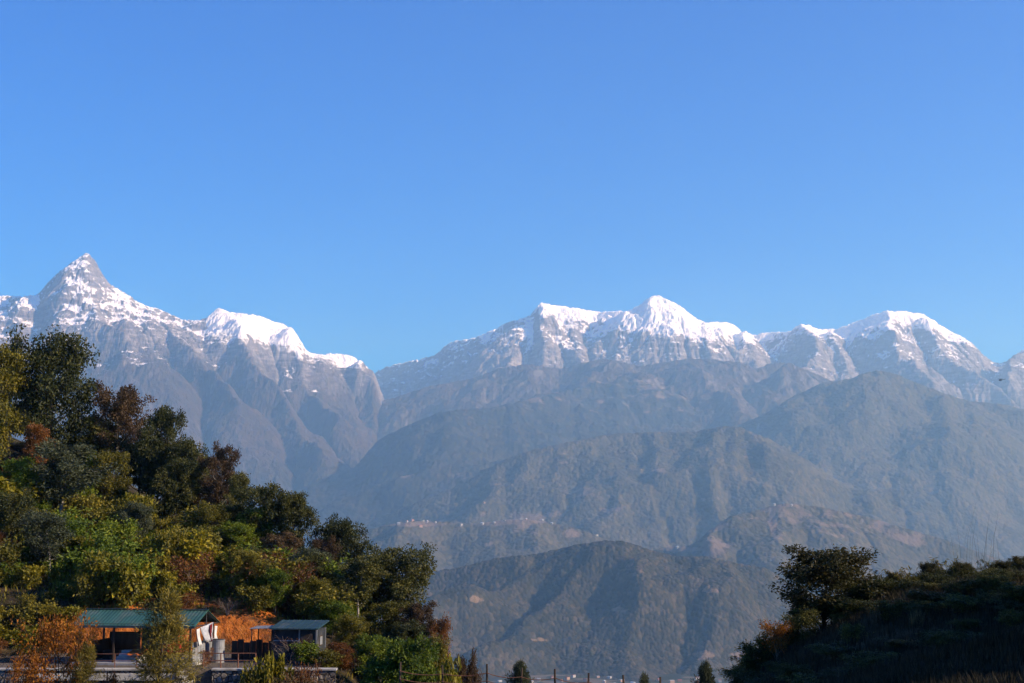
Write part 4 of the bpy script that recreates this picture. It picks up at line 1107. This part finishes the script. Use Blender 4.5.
# --- small shed
shed = empty('shed', (-14.95, 101.2, TZ), R(-6), 'small grey shed with a flat dark teal roof right of the shelter', 'shed')
MB().box(-1.6, 1.5, -1.3, 1.3, 0, 2.32).build('wall', GREY_TIN, shed)
shr = MB(); shr.poly([(-1.75, -1.75, 2.34), (1.7, -1.75, 2.34), (1.7, 1.6, 2.72), (-1.75, 1.6, 2.72), (-1.75, -1.75, 2.42), (1.7, -1.75, 2.42), (1.7, 1.6, 2.80), (-1.75, 1.6, 2.80)],
    [(0, 3, 2, 1), (4, 5, 6, 7), (0, 1, 5, 4), (2, 3, 7, 6), (0, 4, 7, 3), (1, 2, 6, 5)])
sr = shr.build('roof', TEAL_TIN, shed)
for i in range(9): MB().poly(*(lambda x: ([(x - .02, -1.74, 2.425), (x + .02, -1.74, 2.425), (x + .02, 1.59, 2.802), (x - .02, 1.59, 2.802), (x - .02, -1.74, 2.45), (x + .02, -1.74, 2.45), (x + .02, 1.59, 2.83), (x - .02, 1.59, 2.83)],
    [(0, 3, 2, 1), (4, 5, 6, 7), (0, 1, 5, 4), (2, 3, 7, 6), (0, 4, 7, 3), (1, 2, 6, 5)]))(-1.6 + i * .39)).build('seam', TEAL_TIN, sr)
dr = MB().box(.38, 1.2, -1.345, -1.303, .02, 2.0).build('door', DARKWOOD, shed); MB().bar((.5, -1.39, 1.0), (.5, -1.345, 1.0), .035).build('handle', TIN, dr)
for x, y in ((-1.59, -1.30), (.28, -1.30), (1.49, -1.30), (1.49, 1.29)): MB().box(x - .045, x + .045, y - .045, y + .045, 0, 2.30).build('corner_trim', GREY_TIN if x < 1 and x != .28 else TIN, shed)
MB().box(-1.55, .23, -1.335, -1.303, 1.52, 1.58).build('batten', TIN, shed)
wn_ = MB().box(1.502, 1.53, -.5, .35, 1.15, 1.85).build('window', DARKWOOD, shed); MB().box(1.531, 1.54, -.42, .27, 1.22, 1.78).build('pane', TIN, wn_)
lean = empty('lean_to', (-17.7, 101.9, TZ), R(-5), 'low dark lean-to with a thin tin sheet roof between shelter and shed', 'lean-to')
MB().poly([(-.75, -.9, 2.28), (1.0, -.9, 2.33), (1.0, 1.1, 2.40), (-.75, 1.1, 2.35), (-.75, -.9, 2.31), (1.0, -.9, 2.36), (1.0, 1.1, 2.43), (-.75, 1.1, 2.38)], [(0, 3, 2, 1), (4, 5, 6, 7), (0, 1, 5, 4), (2, 3, 7, 6), (0, 4, 7, 3), (1, 2, 6, 5)]).build('roof', TIN, lean)
for x, y in ((-.6, -.8), (.85, -.8), (-.6, 1.0), (.85, 1.0)): MB().bar((x, y, 0), (x, y, 2.31), .04).build('post', DARKWOOD, lean)
dw = MB()
for i in range(8): dw.box(-2.6 + i * .45, -2.6 + i * .45 + .43, 1.2, 1.26, 0, 1.3 + .12 * math.sin(i * 2.1))
dw.build('plank_screen', DARKWOOD, lean)

# --- retaining wall with coping, door, stairs, railings
Yw = PAD[2] - .15
rw = empty('retaining_wall', (-26, Yw, -13), 0, 'rubble stone retaining wall with a pale coping below the shelter', 'retaining wall')
def bumpy_wall(x0, x1, zt):
    nx, nz = int((x1 - x0) / .12), 30
    xs = np.linspace(x0, x1, nx + 1); zs = np.linspace(-.8, zt, nz + 1); gx_, gz_ = np.meshgrid(xs, zs)
    gy_ = -.06 * np.abs(fbm(gx_ * 2.3, gz_ * 2.6, 3, 3)) - .05 - .10 * (1 - (gz_ + .8) / (zt + .8))
    V = np.concatenate([np.stack([gx_, gy_, gz_], -1).reshape(-1, 3), np.stack([gx_, gy_ * 0 + .45, gz_], -1).reshape(-1, 3)])
    k1 = (nx + 1) * (nz + 1); f = grid_faces(nz + 1, nx + 1); N = nx + 1; rim = []
    for i in range(nx): rim += [(nz * N + i, nz * N + i + 1, nz * N + i + 1 + k1, nz * N + i + k1)]
    for j in range(nz): rim += [((j + 1) * N + nx, j * N + nx, j * N + nx + k1, (j + 1) * N + nx + k1), (j * N, (j + 1) * N, (j + 1) * N + k1, j * N + k1)]
    return mesh_np('stone_face', V, np.concatenate([f, f[:, ::-1] + k1, np.array(rim)]), None, False, (STONE,))
link('stone_face', bumpy_wall(-17.5, 3.8, 3.98), rw); link('stone_face', bumpy_wall(6.0, 14.2, 3.98), rw)
MB().box(-17.5, 3.85, -.16, .6, 3.985, 4.12).build('coping', CONCRETE, rw, .02)
MB().box(5.95, 14.3, -.16, .6, 3.985, 4.12).build('coping', CONCRETE, rw, .02)
MB().box(-5.6, 3.8, -.3, -.165, 3.35, 3.80).build('white_band', WHITE, rw, .02)
dd = empty('wall_door', (-26.25, Yw - .22, -13), 0, 'pale arched metal door set in the stone wall under the shelter', 'door')
arch = [(-.62, .9), (.62, .9)] + [(.62 * math.cos(t), 3.0 + .32 * math.sin(t)) for t in np.linspace(0, math.pi, 11)]
n_ = len(arch)
MB().poly([(x, -.1, z) for x, z in arch] + [(x, -.02, z) for x, z in arch], [tuple(range(n_)), tuple(range(n_, 2 * n_))[::-1]] + [(i, i + n_, (i + 1) % n_ + n_, (i + 1) % n_) for i in range(n_)]).build('frame', CONCRETE, dd)
MB().box(-.45, -.015, -.14, -.105, .92, 2.95).build('leaf_panel', WHITE, dd); MB().box(.015, .45, -.14, -.105, .92, 2.95).build('leaf_panel', WHITE, dd)
stair = empty('staircase', (-21.6, Yw - .1, -13), 0, 'flight of pale edged stone steps going down right from the terrace', 'stairs')
for i in range(9):
    x = -.6 + i * .30; z = 3.95 - i * .30
    s_ = MB().box(x, x + .34, -1.3, -.02, -.6, z - .05).build('step', STONE, stair)
    MB().box(x - .03, x + .37, -1.36, -.02, z - .047, z + .03).build('nosing', WHITE, s_, .01)
def railing(name, pts, n, mat, label, h=1.0, r=.035):
    e = empty(name, tuple(np.mean(pts, 0)), 0, label, 'railing'); a, b = Vector(pts[0]), Vector(pts[1]); c = e.location
    for i in range(n):
        p = a.lerp(b, i / (n - 1)) - c; MB().bar(p, p + Vector((0, 0, h)), r).build('post', mat, e)
    for hh in (h - .02, h * .5): MB().bar(a - c + Vector((0, -.001, hh)), b - c + Vector((0, -.001, hh)), r * .8).build('rail', mat, e)
railing('railing', ((-20.7, 96.4, TZ), (-17.2, 96.4, TZ)), 4, RUSTY, 'rusty brown pipe railing on the terrace edge right of the stairs', 1.0, .045)
railing('railing', ((-29.6, 96.5, TZ), (-25.2, 96.5, TZ)), 4, RUSTY, 'thin dark railing along the wall in front of the shelter', .95, .03)

# --- wire fence
fe = empty('wire_fence', (2, 60, -7), 0, 'wire fence on dark posts along the slope below the viewer', 'fence')
def fpt(px, py, Y): return Vector(at(px, py, Y)) - Vector((2, 60, -7))
posts = [(400, 662, 60.5), (443, 665, 60.3), (487, 664, 60), (521, 668, 59.9), (555, 669, 59.7), (588, 673, 59.5), (624, 675, 59.2), (660, 677, 59), (697, 681, 58.6), (735, 686, 58.2)]
tops = []
for i, (px, py, Y) in enumerate(posts):
    t = fpt(px, py, Y); lean_ = [.02, -.03, 0, .04, -.01, .03, -.04, .01, .02, -.02][i]
    zb = gz(t.x + 2, t.y + 60) + 7 - .25
    MB().bar((t.x - lean_, t.y, zb), (t.x + lean_, t.y, t.z), .055, 6, .045).build('post', DARKWOOD, fe); tops.append(t)
for dz in (.36, .68):
    for a, b in zip(tops[:-1], tops[1:]):
        pts = [a.lerp(b, q) - Vector((0, .06, dz + .10 * 4 * q * (1 - q))) for q in np.linspace(0, 1, 7)]
        m = MB()
        for p, q in zip(pts[:-1], pts[1:]): m.bar(p, q, .016, 4)
        m.build('wire', RUSTY, fe)

# --- helicopter
hp = at(1000.5, 380, 2300)
he = empty('helicopter', tuple(hp), R(172), 'dark helicopter flying before the far right peaks', 'helicopter')
HEL = worn('dark_helicopter_paint', (.03, .032, .04), .2, 1, .4, .4); GLASS = worn('dark_glass', (.01, .012, .015), .2, 1, .1, .5)
ph_ = MB(); rings = [(3.2, .15, -.3), (2.8, .6, -.2), (2.0, 1.0, 0), (.8, 1.25, .1), (-.8, 1.25, .15), (-2.0, .95, .3), (-3.0, .45, .55), (-7.2, .2, .8)]
vs = [(x, r * .85 * math.cos(a), z + r * math.sin(a)) for x, r, z in rings for a in np.arange(12) * math.pi / 6]
fs = [(i * 12 + j, i * 12 + (j + 1) % 12, (i + 1) * 12 + (j + 1) % 12, (i + 1) * 12 + j) for i in range(len(rings) - 1) for j in range(12)] + [tuple(range(12))[::-1], tuple(range(84, 96))]
ph_.poly(vs, fs).build('fuselage', HEL, he)
MB().poly([(-7.3, -.06, .7), (-6.4, -.06, .8), (-7.2, -.06, 2.2), (-7.8, -.06, 2.2), (-7.3, .06, .7), (-6.4, .06, .8), (-7.2, .06, 2.2), (-7.8, .06, 2.2)], [(0, 1, 2, 3), (7, 6, 5, 4), (0, 4, 5, 1), (1, 5, 6, 2), (2, 6, 7, 3), (3, 7, 4, 0)]).build('tail_fin', HEL, he)
MB().bar((0, 0, 1.3), (0, 0, 2.1), .22).build('rotor_mast', HEL, he)
for a in (.3, 1.87, 3.44, 5.01): MB().bar((.2 * math.cos(a), .2 * math.sin(a), 2.1), (5.4 * math.cos(a), 5.4 * math.sin(a), 1.95), .13, 4, .1).build('rotor_blade', HEL, he)
for y in (-1.0, 1.0): MB().bar((-1.6, y, -1.6), (2.0, y, -1.6), .08).bar((1.0, y * .7, -1.0), (1.0, y, -1.6), .07).bar((-.8, y * .7, -1.0), (-.8, y, -1.6), .07).build('skid', HEL, he)
MB().box(1.6, 2.3, -.98, .98, .1, .7).build('windscreen', GLASS, he, .08)

# --- houses far down in the valley and on the village ridge
HW = worn('limewashed_wall', (.33, .32, .30), .2, .3, .9, .1); HB = worn('plain_brick_wall', (.33, .22, .16), .2, .3, .9, .1)
HR = worn('tin_house_roof', (.46, .47, .50), .3, .3, .5, .4); HR2 = worn('red_house_roof', (.30, .11, .07), .3, .3, .8, .2)
def house_mesh(w, d, h, gable):
    m = MB().box(-w / 2, w / 2, -d / 2, d / 2, -6, h)
    r = MB()
    if gable: r.poly([(-w * .55, -d * .6, h - .2), (w * .55, -d * .6, h - .2), (w * .55, d * .6, h - .2), (-w * .55, d * .6, h - .2), (-w * .55, 0, h + d * .3), (w * .55, 0, h + d * .3)], [(0, 1, 5, 4), (2, 3, 4, 5), (1, 2, 5), (3, 0, 4), (0, 3, 2, 1)])
    else: r.box(-w * .53, w * .53, -d * .53, d * .53, h + .002, h + .5)
    return m, r
rs = np.random.default_rng(77)
def houses(spots, hill, lab, grp, sc):
    for i, (px, py) in enumerate(spots):
        if hill is None:
            Y = -(BASE + 4) / ((py - 534) / F_PX); x, z = (px - 512) / F_PX * Y, BASE + 10 * float(fbm(np.array([(px - 512) / F_PX * Y / 900]), np.array([Y / 900]), 4, 91)[0])
        else:
            PX = 512 + hill['xx'] / hill['yy'] * F_PX * .9955; e_ = hill['zz'] / hill['yy']; PY = 341.5 - F_PX * (e_ * cp - sp_) / (cp + e_ * sp_)
            q = np.argmin((PX - px) ** 2 + (PY - py) ** 2); x, Y, z = hill['xx'].flat[q], hill['yy'].flat[q], hill['zz'].flat[q]
        w, d_, h = rs.uniform(10, 20) * sc, rs.uniform(8, 11) * sc, rs.uniform(5, 9) * sc
        e = empty('house', (x, Y, z), rs.uniform(0, 3.1), lab, 'house', grp)
        m, r = house_mesh(w, d_, h, rs.random() < .5)
        m.build('wall', HW if rs.random() < .7 else HB, e); r.build('roof', HR if rs.random() < .6 else HR2, e)
vs_ = [(452, 672), (466, 676), (478, 674), (500, 676), (511, 665 + 6), (514, 672), (531, 677), (538, 675), (545, 680), (560, 676), (566, 674), (575, 679), (584, 675), (596, 672), (602, 677), (612, 680), (630, 679), (655, 675), (668, 677), (676, 676), (684, 679), (693, 674), (715, 676), (724, 679), (528, 681), (551, 673), (572, 672), (607, 673), (640, 674), (492, 680), (505, 681), (619, 676)]
houses(vs_, None, 'tiny white house on the valley floor behind the wire fence', 'houses on the valley floor', .9)
houses([(414, 521), (418, 522.5), (424, 521.5), (428, 522), (436, 522.5), (520, 516), (483, 524), (542, 519), (606, 514), (400, 524), (408, 522), (432, 524), (441, 523), (450, 525), (462, 525), (495, 523), (504, 521), (512, 522), (526, 520), (533, 523), (551, 524), (422, 527), (498, 528), (745, 456), (751, 457)], gF, 'tiny pale house on the hazy village ridge', 'houses on the village ridge', 1.0)
houses([(668, 549), (675, 548.5), (690, 547), (772, 505.5), (781, 505), (788, 505.5)], gF2, 'tiny pale house beside the landslides on the bare ridge', 'houses on the bare ridge', 1.0)
houses([(592, 496), (600, 500), (485, 503), (745, 455), (640, 470)], gE2, 'tiny pale house high on the forested middle hill', 'houses on the forested hill', 1.0)
